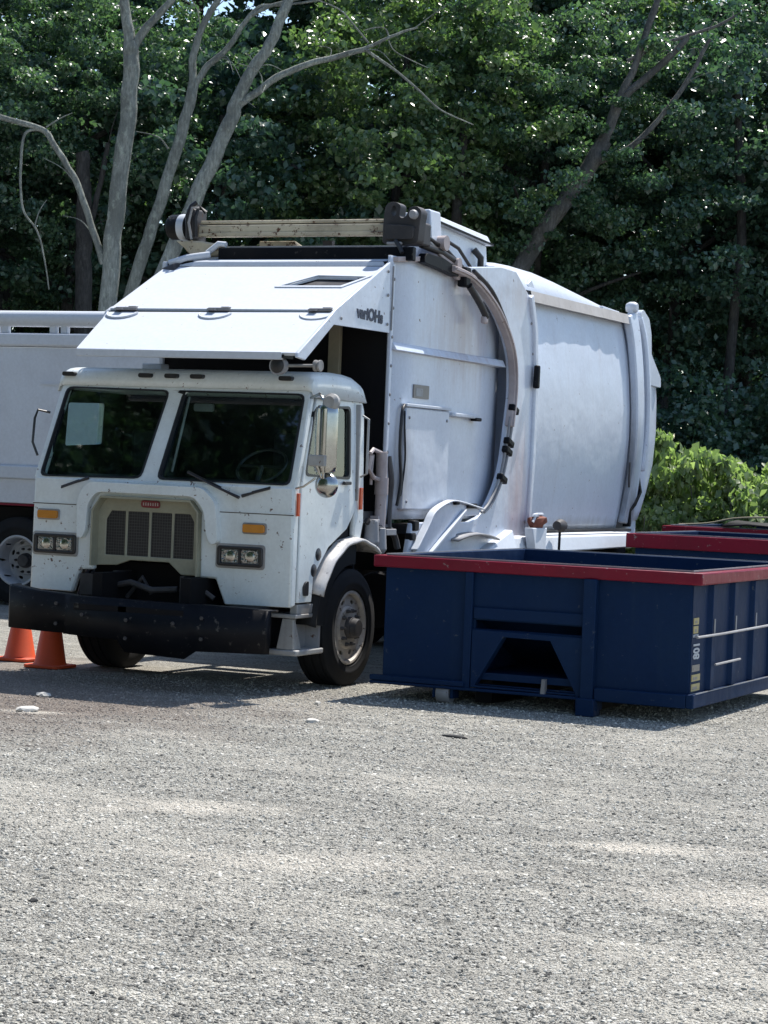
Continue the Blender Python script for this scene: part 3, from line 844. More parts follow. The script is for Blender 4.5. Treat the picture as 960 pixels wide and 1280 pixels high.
# machinery behind the low opening
rad = MB().box((-2.2, 0.30, 0.55), (-0.70, 0.34, 1.06)).build('radiator_bulkhead', DARK, truck)
mc = MB()
mc.box((-2.16, -0.02, 0.76), (-1.86, 0.28, 0.95)).box((-1.84, 0.02, 0.74), (-1.80, 0.28, 0.99)).box((-1.12, -0.02, 0.74), (-1.08, 0.28, 0.98))
mc.tube([(-1.8, 0.0, 0.86), (-1.6, -0.06, 0.90), (-1.4, -0.02, 0.84), (-1.15, 0.0, 0.86)], 0.028, 7).tube([(-1.7, 0.05, 0.76), (-1.5, -0.02, 0.95), (-1.45, 0.05, 0.8)], 0.02, 7)
mc.tube([(-1.05, 0.0, 0.82), (-0.9, -0.02, 0.88), (-0.78, 0.0, 0.80)], 0.024, 7).tube([(-1.0, -0.03, 0.78), (-0.86, -0.03, 0.78)], 0.035, 8)
mc.build('engine_fittings', GREASE, truck, smooth=40)
# --- mirrors
mr_ = MB()
mc_ = [(0.30, 0.05), (0.29, 0.10), (0.25, 0.135), (0.19, 0.135), (0.15, 0.10), (0.14, 0.05)]
hp = []
for z, k in ((1.95, 0.80), (1.965, 0.93), (2.0, 1.0), (2.46, 1.0), (2.50, 0.95), (2.53, 0.80)):
    row = []
    for i in range(17):
        a = math.pi * i / 16
        row.append((0.205 - 0.105 * k * math.cos(a), 0.12 - 0.085 * k * math.sin(a), z))
    hp.append(row)
mr_.grid(hp)
mr_.add([hp[0][i] for i in range(17)], [tuple(range(17))]).add([hp[-1][i] for i in range(17)], [tuple(range(17))])
mirror = mr_.build('mirror', CHROME, truck, smooth=50)
MB().box((0.105, 0.121, 1.97), (0.305, 0.127, 2.51)).build('mirror_glass', MIRROR, mirror)
MB().lathe([(0.0, -0.075), (0.05, -0.07), (0.085, -0.05), (0.108, -0.015), (0.11, 0.0), (0.0, 0.004)], (0.22, 0.13, 1.84), 'Y', 28).build('round_mirror', CHROME, mirror, smooth=60)
arm = MB()
arm.tube([(-0.05, 0.30, 2.60), (0.10, 0.16, 2.63), (0.17, 0.12, 2.58), (0.175, 0.10, 2.5)], 0.014, 7)
arm.tube([(-0.05, 0.62, 2.60), (0.12, 0.30, 2.62), (0.19, 0.13, 2.56)], 0.014, 7)
arm.tube([(0.175, 0.02, 2.50), (0.175, 0.02, 2.0), (0.20, 0.06, 1.9)], 0.012, 7).tube([(0.235, 0.02, 2.50), (0.235, 0.02, 2.0), (0.22, 0.06, 1.9)], 0.012, 7)
arm.tube([(-0.03, 0.02, 1.80), (0.06, 0.0, 1.82), (0.15, 0.05, 1.90)], 0.009, 6)
arm.build('mirror_arm', CHROME, mirror, smooth=50)
MB().obox((0.17, 0.03, 2.05), (0.16, 0.05, 0.10), (0, 0)).build('mirror_clamp', ALU, mirror, 0.01)
MB().lathe([(0.0, -0.05), (0.05, -0.05), (0.075, -0.02), (0.075, 0.02), (0.06, 0.05), (0.0, 0.05)], (0.25, 0.10, 2.56), 'Y', 20).build('mirror_head_bracket', ALU, mirror)
MB().tube([(-2.69, 0.20, 2.40), (-2.755, 0.10, 2.42), (-2.775, 0.08, 2.34), (-2.775, 0.06, 2.12), (-2.71, 0.05, 2.0)], 0.012, 7).build('mirror_arm', BLACKPL, truck, smooth=50)
# door fittings
MB().px(round_poly([(0.22, 0.86), (0.30, 0.86), (0.30, 0.99), (0.25, 0.985), (0.21, 0.94)], 0.02), XD, XD + 0.02).build('door_vent', BLACKPL, door, 0.006)
for y, z in ((0.50, 1.22), (0.42, 1.08)):
    MB().lathe([(0.0, 0.008), (0.05, 0.006), (0.058, 0.0)], (XD, y, z), 'X', 20).build('step_hole', BLACKPL, door)
MB().obox((XD + 0.02, 0.99, 1.86), (0.03, 0.14, 0.03), (0, 0)).build('door_handle', BLACKPL, door, 0.008)
MB().obox((XD + 0.012, 0.05, 1.66), (0.02, 0.04, 0.20), (0, 0)).build('reflector', REDLENS, truck, 0.004)
MB().obox((XD + 0.012, 1.31, 1.72), (0.02, 0.05, 0.20), (0, 0)).build('reflector', REDLENS, truck, 0.004)
MB().tube([(XD - 0.01, 1.33, 1.92), (XD + 0.05, 1.33, 1.95), (XD + 0.05, 1.33, 2.45), (XD - 0.01, 1.33, 2.48)], 0.012, 7).build('grab_handle', ALU, truck)
# step
stp = MB().box((-0.32, 0.12, 0.335), (-0.01, 0.66, 0.385)).build('step', ALU, truck, 0.012)
MB().hexa([(-0.22, 0.14, 0.385), (-0.05, 0.14, 0.385), (-0.05, 0.30, 0.385), (-0.22, 0.30, 0.385), (-0.16, 0.12, 0.66), (-0.05, 0.12, 0.66), (-0.05, 0.16, 0.66), (-0.16, 0.16, 0.66)]).build('step_hanger', ALU, stp, 0.008)
MB().box((-0.20, 0.34, 0.386), (-0.17, 0.64, 0.68)).box((-0.17, 0.60, 0.386), (-0.04, 0.64, 0.68)).build('step_backplate', GREYSTEEL, stp)
MB().box((-0.30, 0.10, 0.665), (-0.015, 0.66, 0.70)).box((-0.10, 0.14, 0.70), (-0.025, 0.60, 0.785)).build('upper_step', ALU, stp, 0.008)
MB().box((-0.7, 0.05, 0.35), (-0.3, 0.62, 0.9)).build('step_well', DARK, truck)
# fender arch over the steer wheel
def arch(name, rad, a0, a1, x0, x1, mat, cyz=(1.21, 0.54), th=0.02, wave=0.0, zs=1.0):
    rows = []
    n = 22
    for i in range(n + 1):
        a = R(a0 + (a1 - a0) * i / n)
        r_ = rad + wave * math.sin(i * 1.3)
        y, z = cyz[0] - r_ * math.cos(a), cyz[1] + r_ * math.sin(a) * zs
        rows.append([(x0, y, z), (x0 + (x1 - x0) * 0.8, y, z), (x1, y + 0.0, z - 0.02)])
    return MB().grid(rows).build(name, mat, truck, solid=th, smooth=60)
arch('fender', 0.815, 24, 122, -0.42, 0.065, FENDER, wave=0.006, th=0.025)
arch('mud_flap', 0.79, 4, 50, -0.45, 0.02, RUBBER, th=0.03)
sect = [(1.21 - 0.79 * math.cos(R(a_)), 0.54 + 0.79 * math.sin(R(a_))) for a_ in range(4, 100, 6)] + [(1.21 - 0.58 * math.cos(R(a_)), 0.54 + 0.58 * math.sin(R(a_))) for a_ in range(94, 0, -6)]
MB().px(sect, -0.03, -0.01).build('fender_skirt', RUBBER, truck, 0.004)
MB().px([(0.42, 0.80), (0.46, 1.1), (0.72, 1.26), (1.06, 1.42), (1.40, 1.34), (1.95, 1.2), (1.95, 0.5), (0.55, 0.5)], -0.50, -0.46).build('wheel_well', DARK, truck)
# wheels
make_wheel(truck, (-0.17, 1.21, 0.538), 0.538, 0.34, 1, 0.115, RIM, TL)
make_wheel(truck, (-2.50, 1.21, 0.538), 0.538, 0.34, -1, 0.115, RIM, TL)
for y in (6.05, 7.40):
    for x, o_ in ((-0.20, 1), (-0.54, 1), (-2.50, -1), (-2.16, -1)):
        make_wheel(truck, (x, y, 0.535), 0.535, 0.29, o_, -0.06 if x in (-0.20, -2.50) else 0.05, RIM, TL, key='drive' if x in (-0.20, -2.50) else 'drive_inner')
MB().box((-2.2, 1.12, 0.46), (-0.45, 1.30, 0.60)).build('front_axle', GREASE, truck)
for y in (6.05, 7.40):
    MB().tube([(-2.3, y, 0.535), (-0.4, y, 0.535)], 0.10, 10).build('rear_axle', GREASE, truck)
ch = MB().box((-1.85, -0.30, 0.72), (-1.75, 9.0, 0.98)).box((-0.95, -0.30, 0.72), (-0.85, 9.0, 0.98))
for y in (0.8, 2.2, 4.0, 6.7, 8.6):
    ch.box((-1.75, y, 0.74), (-0.95, y + 0.12, 0.95))
ch.build('chassis_rail', DARK, truck)
MB().box((-1.7, 0.35, 0.5), (-1.0, 1.9, 1.1)).build('engine_block', DARK, truck, 0.05)
MB().lathe([(0, -0.4), (0.26, -0.4), (0.28, -0.36), (0.28, 0.36), (0.26, 0.4), (0, 0.4)], (-0.42, 3.0, 0.72), 'Y', 24).build('fuel_tank', DARK, truck)

# ------------------------------------------------------------------ body: canopy over the cab
XB, XA = 0.0, -2.50                              # body sides
cp = MB()
low = [(-2.27, -0.06, 2.98), (-0.03, -0.08, 2.97), (-0.02, 0.74, 3.385), (-2.44, 0.74, 3.375)]
def slab(c, t=0.03):
    n = (Vector(c[1]) - Vector(c[0])).cross(Vector(c[3]) - Vector(c[0])).normalized()
    return [tuple(Vector(p) - n * t) for p in c] + [tuple(p) for p in c]
MB().hexa(slab(low)).build('canopy_flap', CANOPY, truck, 0.006)
MB().box((-2.25, -0.088, 2.91), (-0.16, -0.045, 2.977)).build('canopy_lip', CANOPY, truck, 0.006)
MB().box((-0.17, -0.083, 2.925), (-0.14, 0.10, 2.955)).build('lip_bracket', BLACK, truck)
vx = [(-0.86, 1.19), (-0.20, 1.36), (-0.20, 1.60), (-0.52, 1.60)]
def zc(y): return 3.405 + (y - 0.76) * (3.90 - 3.405) / 1.04
upo = [(-2.44, 0.77), (-0.015, 0.77), (-0.015, 1.80), (-2.46, 1.80)]
hole = [(-0.92, 1.30), (-0.30, 1.30), (-0.14, 1.52), (-0.66, 1.55)]
up_ = MB().plate(upo, [hole], lambda x, y: (x, y, zc(y)), lambda x, y: (x, y, zc(y) - 0.03)).build('canopy_roof', CANOPY, truck, 0.006)
MB().plate(hole, [], lambda x, y: (x, y, zc(y) - 0.036), lambda x, y: (x, y, zc(y) - 0.045)).build('hatch_mesh', GREASE, up_)
MB().plate([(-0.97, 1.27), (-0.27, 1.27), (-0.09, 1.55), (-0.68, 1.58)], [hole], lambda x, y: (x, y, zc(y) + 0.012), lambda x, y: (x, y, zc(y) + 0.002)).build('hatch_frame', CANOPY, up_)
for x in (-2.25, -1.26, -0.22):
    hg = MB().tube([(x - 0.11, 0.755, 3.405), (x + 0.11, 0.755, 3.405)], 0.018, 8).box((x - 0.10, 0.70, 3.392), (x - 0.02, 0.755, 3.41)).box((x + 0.02, 0.755, 3.40), (x + 0.10, 0.80, 3.43))
    hinge = hg.build('canopy_hinge', GREYSTEEL, truck)
    rg = [(x + 0.16 * math.cos(R(180 + 180 * i / 10)), 0.69 + 0.11 * math.sin(R(180 + 180 * i / 10)), 3.365 + 0.11 * math.sin(R(180 + 180 * i / 10)) * 0.52) for i in range(11)]
    MB().tube(rg, 0.010, 6).build('hinge_loop', CANOPY, hinge)
MB().box((-2.44, 0.745, 3.36), (-0.02, 0.768, 3.385)).build('hinge_gap_strip', DARK, truck)
side_poly = [(-0.09, 2.93), (0.06, 2.915), (0.60, 3.265), (1.775, 3.275), (1.735, 3.935), (0.62, 3.40), (0.45, 3.29), (-0.08, 2.97)]
MB().px(side_poly, XB - 0.03, XB).build('canopy_side', BODY, truck, 0.008)
MB().px([(0.56, 3.20), (0.70, 3.265), (1.775, 3.275), (1.735, 3.86), (0.72, 3.355)], XA + 0.04, XA + 0.065).build('canopy_side', BODY, truck, 0.006)
text_mesh('lettering', 'variOHs', 0.145, INK, truck, Matrix.Translation((0.004, 1.325, 3.405)) @ Matrix.Rotation(R(90), 4, 'Z') @ Matrix.Rotation(R(90), 4, 'X') @ Matrix.Rotation(R(-2), 4, 'Z') @ Matrix.Diagonal((1.12, 1.05, 1, 1)), bold=0.0065)
MB().box((XB + 0.001, 1.785, 3.30), (XB + 0.012, 1.80, 3.90)).build('side_seam', GREYSTEEL, truck)
# ridge, black beam, cream cross tube
MB().hexa([(-2.40, 1.80, 3.90), (-0.10, 1.80, 3.90), (-0.10, 1.95, 3.93), (-2.40, 1.95, 3.93), (-2.14, 1.83, 3.955), (-0.12, 1.83, 3.95), (-0.12, 1.95, 3.985), (-2.05, 1.95, 3.985)]).build('canopy_ridge', CANOPY, truck, 0.01)
MB().box((-1.97, 1.96, 3.97), (0.12, 2.04, 4.10)).build('black_cross_beam', BLACK, truck, 0.01)
MB().box((-1.85, 1.975, 4.09), (-0.05, 1.995, 4.115)).build('beam_edge', GREYSTEEL, truck)
bmo = MB().box((-2.30, 2.12, 4.235), (-0.22, 2.30, 4.345)).build('cross_tube', CREAM, truck, 0.02)
MB().box((-2.28, 2.13, 4.352), (-0.24, 2.29, 4.385)).build('tube_cap_strip', CREAM, bmo, 0.01)
MB().box((-2.28, 2.10, 4.225), (-0.24, 2.13, 4.262)).build('tube_lower_edge', CREAM, bmo, 0.006)
# left end: rubber roller, band, clamps and arm
le = MB().lathe([(0, -0.14), (0.105, -0.14), (0.125, -0.11), (0.125, 0.09), (0.10, 0.12), (0, 0.12)], (-2.52, 2.20, 4.33), 'X', 22).build('roller', BLACK, truck)
MB().lathe([(0.128, -0.03), (0.131, 0.0), (0.128, 0.05)], (-2.50, 2.20, 4.33), 'X', 22).build('roller_band', CANOPY, le)
MB().box((-2.41, 2.06, 4.19), (-2.31, 2.32, 4.50)).build('roller_bracket', GREASE, truck, 0.02)
MB().tube([(-2.36, 2.05, 4.20), (-2.37, 2.03, 4.42), (-2.34, 2.05, 4.52), (-2.30, 2.08, 4.56)], 0.025, 7).tube([(-2.28, 2.05, 4.22), (-2.28, 2.03, 4.4), (-2.26, 2.06, 4.52), (-2.20, 2.1, 4.46)], 0.022, 7).build('hose', HOSE, truck, smooth=60)
MB().tube([(-2.31, 2.02, 4.19), (-2.33, 1.99, 4.35), (-2.30, 2.0, 4.50), (-2.24, 2.03, 4.50)], 0.014, 6).build('hydraulic_pipe', ALU, truck, smooth=60)
ar = MB().px([(0, 0), (1, 0), (1, 1)], 0, 0.001)
MB().py([(-2.50, 4.185), (-2.20, 4.175), (-1.88, 4.12), (-1.95, 4.04), (-2.15, 4.01), (-2.32, 4.03), (-2.40, 4.11)], 2.02, 2.22).build('end_bracket', CREAM, truck, 0.02)
MB().tube([(-2.10, 1.98, 4.05), (-1.98, 1.99, 4.14), (-1.90, 1.99, 4.13)], 0.03, 7).tube([(-2.42, 1.80, 3.93), (-2.25, 1.85, 3.99), (-2.05, 1.95, 4.03)], 0.035, 8).build('bracket_brace', CANOPY, truck, smooth=60)
MB().hexa([(-2.48, 1.7, 3.80), (-2.30, 1.7, 3.85), (-2.28, 1.95, 3.90), (-2.46, 1.95, 3.86), (-2.47, 1.74, 3.88), (-2.33, 1.74, 3.93), (-2.30, 1.93, 3.96), (-2.44, 1.93, 3.92)]).build('corner_latch', GREASE, truck, 0.015)
# deck under the tube
MB().box((-2.3, 2.05, 3.97), (-0.1, 3.2, 4.02)).build('hopper_top', BODY, truck, 0.01)
MB().box((-1.9, 2.3, 4.02), (-0.4, 2.36, 4.14)).box((-1.0, 2.3, 4.02), (-0.9, 2.36, 4.2)).build('cover_rib', GREASE, truck)
MB().px([(2.3, 4.02), (2.6, 4.02), (2.6, 4.14), (2.3, 4.20)], -1.70, -1.3).build('sloped_cover', CREAM, truck, 0.01)
# right end: forked rotator
fk = round_poly([(-0.24, 4.14), (-0.05, 4.12), (0.13, 4.15), (0.145, 4.34), (0.16, 4.44), (0.11, 4.495), (0.03, 4.48), (0.0, 4.40), (-0.04, 4.375), (-0.075, 4.40), (-0.06, 4.50), (-0.10, 4.53), (-0.17, 4.535), (-0.22, 4.50), (-0.235, 4.38)], 0.03)
eye = [(-0.13 + 0.028 * math.cos(2 * math.pi * i / 10), 4.45 + 0.05 * math.sin(2 * math.pi * i / 10)) for i in range(10)]
fkh = MB().py(fk, 2.04, 2.18, [eye]).build('fork_head', GREASE, truck, 0.018, seg=2)
MB().lathe([(0, -0.11), (0.035, -0.11), (0.045, -0.09), (0.045, 0.09), (0, 0.1)], (0.085, 2.10, 4.41), 'Y', 14).build('fork_pin', GREYSTEEL, fkh)
MB().py(round_poly([(-0.20, 4.18), (0.09, 4.17), (0.10, 4.30), (-0.19, 4.32)], 0.03), 2.0, 2.045).build('fork_face', GREASE, fkh, 0.012)
MB().box((-0.17, 1.985, 4.125), (-0.02, 2.03, 4.15)).build('grease_shelf', GREYSTEEL, fkh, 0.006)
MB().py([(-0.27, 4.16), (0.10, 4.14), (0.10, 4.36), (-0.25, 4.40)], 2.20, 2.42).build('fork_block', GREASE, truck, 0.02)
MB().tube([(-0.08, 2.00, 4.16), (-0.02, 1.96, 4.10), (0.02, 1.94, 4.04)], 0.022, 7).build('hose', HOSE, truck)
# top box behind the fork
tb = [(2.45, 4.15), (2.45, 4.47), (2.55, 4.53), (3.05, 4.53), (4.35, 4.42), (4.38, 4.20), (4.38, 4.05), (2.9, 4.05)]
MB().px([(2.95, 4.04), (2.95, 4.45), (4.34, 4.36), (4.40, 4.04)], -0.50, -0.12).build('top_box', BODY, truck, 0.015)
MB().hexa([(-0.55, 2.85, 4.45), (-0.07, 2.85, 4.45), (-0.07, 4.38, 4.36), (-0.55, 4.38, 4.36), (-0.50, 2.86, 4.535), (-0.12, 2.86, 4.535), (-0.12, 4.36, 4.46), (-0.50, 4.36, 4.46)]).build('top_box_lid', CANOPY, truck, 0.012)
MB().bar([(-0.058, 2.86, 4.455), (-0.058, 4.37, 4.37)], 0.02, 0.016, (1, 0, 0)).build('lid_seam', BLACK, truck)
MB().hexa([(-0.06, 2.55, 4.18), (0.05, 2.55, 4.20), (0.0, 2.95, 4.10), (-0.30, 2.95, 4.10), (-0.14, 2.55, 4.52), (0.04, 2.50, 4.52), (0.0, 2.85, 4.53), (-0.30, 2.85, 4.53)]).build('knuckle_plate', BODY, truck, 0.02)
mcx = MB()
mcx.tube([(0.03, 2.35, 4.16), (0.05, 2.8, 4.13), (0.06, 3.2, 4.06)], 0.035, 8)
mcx.tube([(0.04, 2.5, 4.24), (0.06, 2.9, 4.16), (0.06, 3.3, 4.04)], 0.02, 7)
mcx.tube([(-0.02, 2.9, 4.30), (0.03, 3.25, 4.22), (0.05, 3.55, 4.05), (0.07, 3.75, 3.92)], 0.018, 7)
mcx.tube([(-0.10, 3.95, 4.28), (-0.04, 4.0, 4.2), (-0.06, 4.05, 4.08)], 0.035, 7)
mcx.build('hydraulic_hose', HOSE, truck, smooth=60)
MB().lathe([(0, -0.05), (0.07, -0.05), (0.075, 0.05), (0, 0.05)], (0.06, 2.78, 4.22), 'X', 18).lathe([(0, -0.05), (0.055, -0.05), (0.06, 0.05), (0, 0.05)], (0.06, 3.12, 4.05), 'X', 18).build('pivot_pin', RAIL, truck)
MB().px([(2.62, 4.14), (2.95, 4.16), (3.3, 4.0), (3.42, 3.92), (3.2, 3.90), (2.9, 4.03)], 0.03, 0.07).build('rotator_link', RAIL, truck, 0.012)
rl_ = MB()
rl_.px(round_poly([(2.28, 4.02), (2.34, 4.08), (2.75, 4.07), (3.15, 4.0), (3.12, 3.92), (2.8, 3.95), (2.3, 3.985)], 0.03), 0.02, 0.10)
rl_.build('rail_shoe', BLACK, truck, 0.012)
MB().box((0.03, 3.24, 3.84), (0.13, 3.38, 4.04)).build('carriage', BLACK, truck, 0.02)
# hopper side sheet: flat, then swept out into the ring
hs_ = []
for z in (1.53, 1.70, 2.2, 2.8, 3.4, 3.8, 3.93, 4.0):
    row = []
    for y in (1.80, 2.4, 3.0, 3.5, 3.8, 4.1, 4.35, 4.6, 4.8):
        t = max(0, (y - 3.6) / 1.1)
        row.append((XB - 0.02 - 0.10 * t * t, y - (0.05 if y == 1.80 and z > 3.7 else 0), z))
    hs_.append(row)
MB().grid(hs_).build('hopper_side', BODY, truck, solid=0.03, smooth=60)
MB().box((XB - 0.03, 1.79, 1.53), (XB + 0.006, 1.84, 3.93)).build('corner_post', BODY, truck, 0.008)
MB().bar([(0.0, 1.80, 3.965), (0.0, 2.3, 4.02), (0.0, 2.9, 4.0), (0.02, 3.35, 3.93)], 0.05, 0.10, (1, 0, 0)).build('top_edge', RAIL, truck, 0.008)
MB().hexa([(-0.02, 1.84, 3.12), (0.05, 1.84, 3.12), (0.05, 4.60, 3.115), (-0.10, 4.68, 3.115), (-0.02, 1.84, 3.20), (0.01, 1.84, 3.19), (0.01, 4.60, 3.19), (-0.10, 4.68, 3.19)]).build('side_rib', BODY, truck, 0.008)
MB().box((-0.005, 2.36, 2.695), (0.012, 2.72, 2.825)).build('rating_plate', STICKG, truck, 0.004)
MB().box((0.012, 2.40, 2.715), (0.016, 2.56, 2.79)).build('plate_label', ALU, truck)
bx = MB().px([(2.10, 1.62), (3.19, 1.62), (3.17, 2.60), (2.12, 2.60)], -0.02, 0.045).build('side_cover', BODY, truck, 0.015)
MB().box((-0.01, 2.10, 2.602), (0.065, 3.17, 2.632)).build('cover_flange', CANOPY, bx, 0.006)
MB().box((0.0, 3.22, 2.55), (0.06, 3.92, 2.59)).build('side_ledge', CANOPY, truck, 0.01)
MB().box((0.0, 3.80, 2.525), (0.07, 3.95, 2.56)).build('ledge_end', BLACK, truck, 0.01)
hz_ = MB()
hz_.tube(catmull([(0.03, 2.12, 2.62), (0.05, 2.02, 2.54), (0.05, 2.0, 2.2), (0.06, 2.03, 1.9), (0.05, 1.98, 1.66)], 5), 0.016, 6)
hz_.tube(catmull([(0.03, 2.12, 2.56), (0.05, 2.09, 2.4), (0.05, 2.13, 2.1), (0.04, 2.08, 1.75)], 5), 0.010, 6)
hz_.build('side_hose', HOSE, truck, smooth=60)
ORG0 = ORG.copy(); ORG = Vector((0, 0, 0))
rvm = MB().lathe([(0.016, 0), (0.015, 0.006), (0.008, 0.011), (0, 0.012)], (0, 0, 0), 'X', 8).mesh('bolt_head'); rvm.materials.append(GREYSTEEL); ORG = ORG0
for y, z in [(1.815, 1.62 + 0.27 * k) for k in range(9)] + [(1.70, 3.35), (1.69, 3.62), (1.68, 3.84), (0.72, 3.33), (2.2, 1.70), (2.2, 2.5), (3.1, 1.70), (3.1, 2.5), (5.2, 3.62), (5.28, 3.3), (5.24, 1.5), (4.9, 1.32)]:
    q = bpy.data.objects.new('bolt_head', rvm); COL.objects.link(q); q.parent = truck
    q.location = Vector((0.046 if 2.0 < y < 3.3 else (0.076 if y > 4 else 0.007), y, z)) - ORG
# hopper mouth behind the cab
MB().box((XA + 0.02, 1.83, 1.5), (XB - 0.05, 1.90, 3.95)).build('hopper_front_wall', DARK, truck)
MB().box((-0.62, 1.74, 2.5), (-0.50, 1.80, 3.40)).build('tan_post', TAN, truck, 0.008)
MB().box((XA, 1.80, 1.5), (XA + 0.05, 5.4, 3.95)).build('far_hopper_side', BODY, truck, 0.01)
MB().box((-2.48, 1.45, 2.84), (-2.26, 1.6, 2.93)).build('support_bracket', CANOPY, truck, 0.01)
# work lamp hung under the canopy
wlp = MB().lathe([(0, 0.07), (0.05, 0.07), (0.075, 0.03), (0.08, -0.04), (0.072, -0.045), (0.0, -0.02)], (-0.22, 0.0, 2.86), 'Y', 20).build('work_lamp', GREYSTEEL, truck, smooth=50)
MB().lathe([(0.066, -0.046), (0.05, -0.055), (0.0, -0.06)], (-0.22, 0.0, 2.86), 'Y', 20).build('lamp_lens', BLACKPL, wlp, smooth=60)
MB().tube([(-0.15, 0.03, 2.865), (0.13, 0.03, 2.868)], 0.014, 7).lathe([(0.0, -0.03), (0.05, -0.03), (0.05, -0.012), (0.03, 0.0), (0.05, 0.012), (0.05, 0.03), (0, 0.03)], (0.14, 0.03, 2.868), 'X', 16).build('lamp_bar', ALU, wlp, smooth=50)
# hydraulics below the mouth
hy = MB()
hy.tube([(-0.02, 1.75, 2.16), (-0.02, 1.77, 1.80), (-0.02, 1.76, 1.30)], 0.055, 10)
hy.tube([(-0.02, 1.50, 2.14), (-0.02, 1.56, 2.18), (-0.02, 1.74, 2.15)], 0.02, 7)
hy.tube([(-0.02, 1.52, 2.12), (-0.03, 1.50, 2.0), (-0.02, 1.58, 1.92), (-0.02, 1.70, 1.90)], 0.022, 7)
hy.tube([(-0.05, 1.62, 2.13), (-0.05, 1.60, 1.98), (-0.05, 1.60, 1.85)], 0.014, 7)
hy.lathe([(0, -0.08), (0.065, -0.08), (0.065, 0.08), (0, 0.08)], (-0.02, 1.77, 1.84), 'Z', 14)
hy.box((-0.12, 1.68, 1.45), (0.0, 1.82, 1.56))
hy.build('hydraulic_cylinder', RAIL, truck, smooth=40)
hy = MB()
hy.box((-0.5, 1.5, 1.30), (-0.08, 1.78, 1.60)).box((-0.25, 1.92, 1.85), (-0.02, 1.99, 2.10))
hy.tube(catmull([(0.0, 1.86, 2.12), (0.02, 1.90, 1.9), (0.0, 1.92, 1.7), (0.02, 1.88, 1.45)], 5), 0.028, 7)
hy.tube(catmull([(-0.02, 1.48, 1.52), (0.0, 1.62, 1.44), (0.0, 1.85, 1.46), (0.0, 2.05, 1.38), (0.02, 2.10, 1.25)], 5), 0.032, 7)
hy.build('valve_block', GREASE, truck, smooth=40)
hy = MB()
for y, z in ((1.55, 1.45), (1.72, 1.38)):
    hy.lathe([(0.0, 0.12), (0.06, 0.12), (0.075, -0.08), (0.05, -0.12), (0, -0.12)], (0.0, y, z - 0.05), 'Z', 14)
hy.box((-0.1, 1.50, 1.49), (0.05, 1.62, 1.53)).box((-0.1, 1.78, 1.38), (0.05, 2.0, 1.44))
hy.build('air_valve', GREYSTEEL, truck, 0.006)
# ring plate carrying the rail, lower skirts
RP = [(2.95, 3.99), (3.46, 3.935), (4.02, 3.735), (4.42, 3.47), (4.63, 3.20), (4.685, 2.86), (4.62, 2.5), (4.55, 2.2), (4.43, 1.94), (4.2, 1.70), (3.95, 1.55)]
rc = [(p.x, p.y) for p in catmull([(y, z, 0) for y, z in RP], 4)]
ringp = rc + [(3.7, 1.50), (2.3, 1.50), (2.2, 1.16), (4.3, 1.14), (5.30, 1.34), (5.36, 2.2), (5.36, 3.0), (5.28, 3.55), (5.13, 3.90), (4.72, 4.13), (4.30, 4.14), (3.4, 4.05)]
MB().px(ringp, 0.02, 0.075).build('arm_frame', BODY, truck, 0.012)
MB().bar([(0.04, 5.30, 1.36), (0.04, 5.37, 2.2), (0.04, 5.37, 3.0), (0.04, 5.29, 3.56), (0.04, 5.13, 3.91)], 0.10, 0.14, (1, 0, 0)).build('ring_flange', BODY, truck, 0.02, seg=3)
MB().px([(5.24, 2.93), (5.33, 2.93), (5.33, 3.18), (5.26, 3.18)], 0.10, 0.16).build('bump_stop', BLACK, truck, 0.02)
MB().bar([(0.10, y, z) for y, z in [(p[0], p[1]) for p in rc if p[1] > 2.42]], 0.062, 0.075, (1, 0, 0)).build('curved_rail', RAIL, truck, 0.008, smooth=50)
MB().bar([(0.143, y, z) for y, z in [(p[0], p[1]) for p in rc if p[1] > 2.42]], 0.02, 0.03, (1, 0, 0)).build('rail_rib', RAIL, truck, smooth=50)
rod = MB()
for off in (-0.04, 0.04):
    rod.tube(catmull([(0.11, 4.66 + off, 2.6), (0.11, 4.57 + off, 2.27), (0.11, 4.42 + off, 1.94), (0.10, 4.20 + off, 1.70), (0.09, 4.02 + off, 1.60)], 5), 0.016, 7)
rod.build('lift_pipe', GREYSTEEL, truck, smooth=60)
for y, z in ((4.70, 2.68), (4.60, 2.33), (4.56, 2.24), (4.45, 1.95)):
    MB().obox((0.115, y, z), (0.07, 0.17, 0.07), (R(-20), 0)).build('pipe_clamp', BLACK, truck, 0.015)
MB().tube(catmull([(0.12, 3.35, 3.86), (0.14, 3.6, 3.70), (0.14, 3.78, 3.58)], 4), 0.035, 8).tube(catmull([(0.10, 3.5, 4.02), (0.12, 3.95, 3.86), (0.12, 4.35, 3.58), (0.12, 4.45, 3.45)], 4), 0.022, 7).build('rail_hose', HOSE, truck, smooth=60)
MB().obox((0.13, 3.76, 3.55), (0.06, 0.09, 0.08), (0, 0)).build('hose_end', RAIL, truck, 0.02)
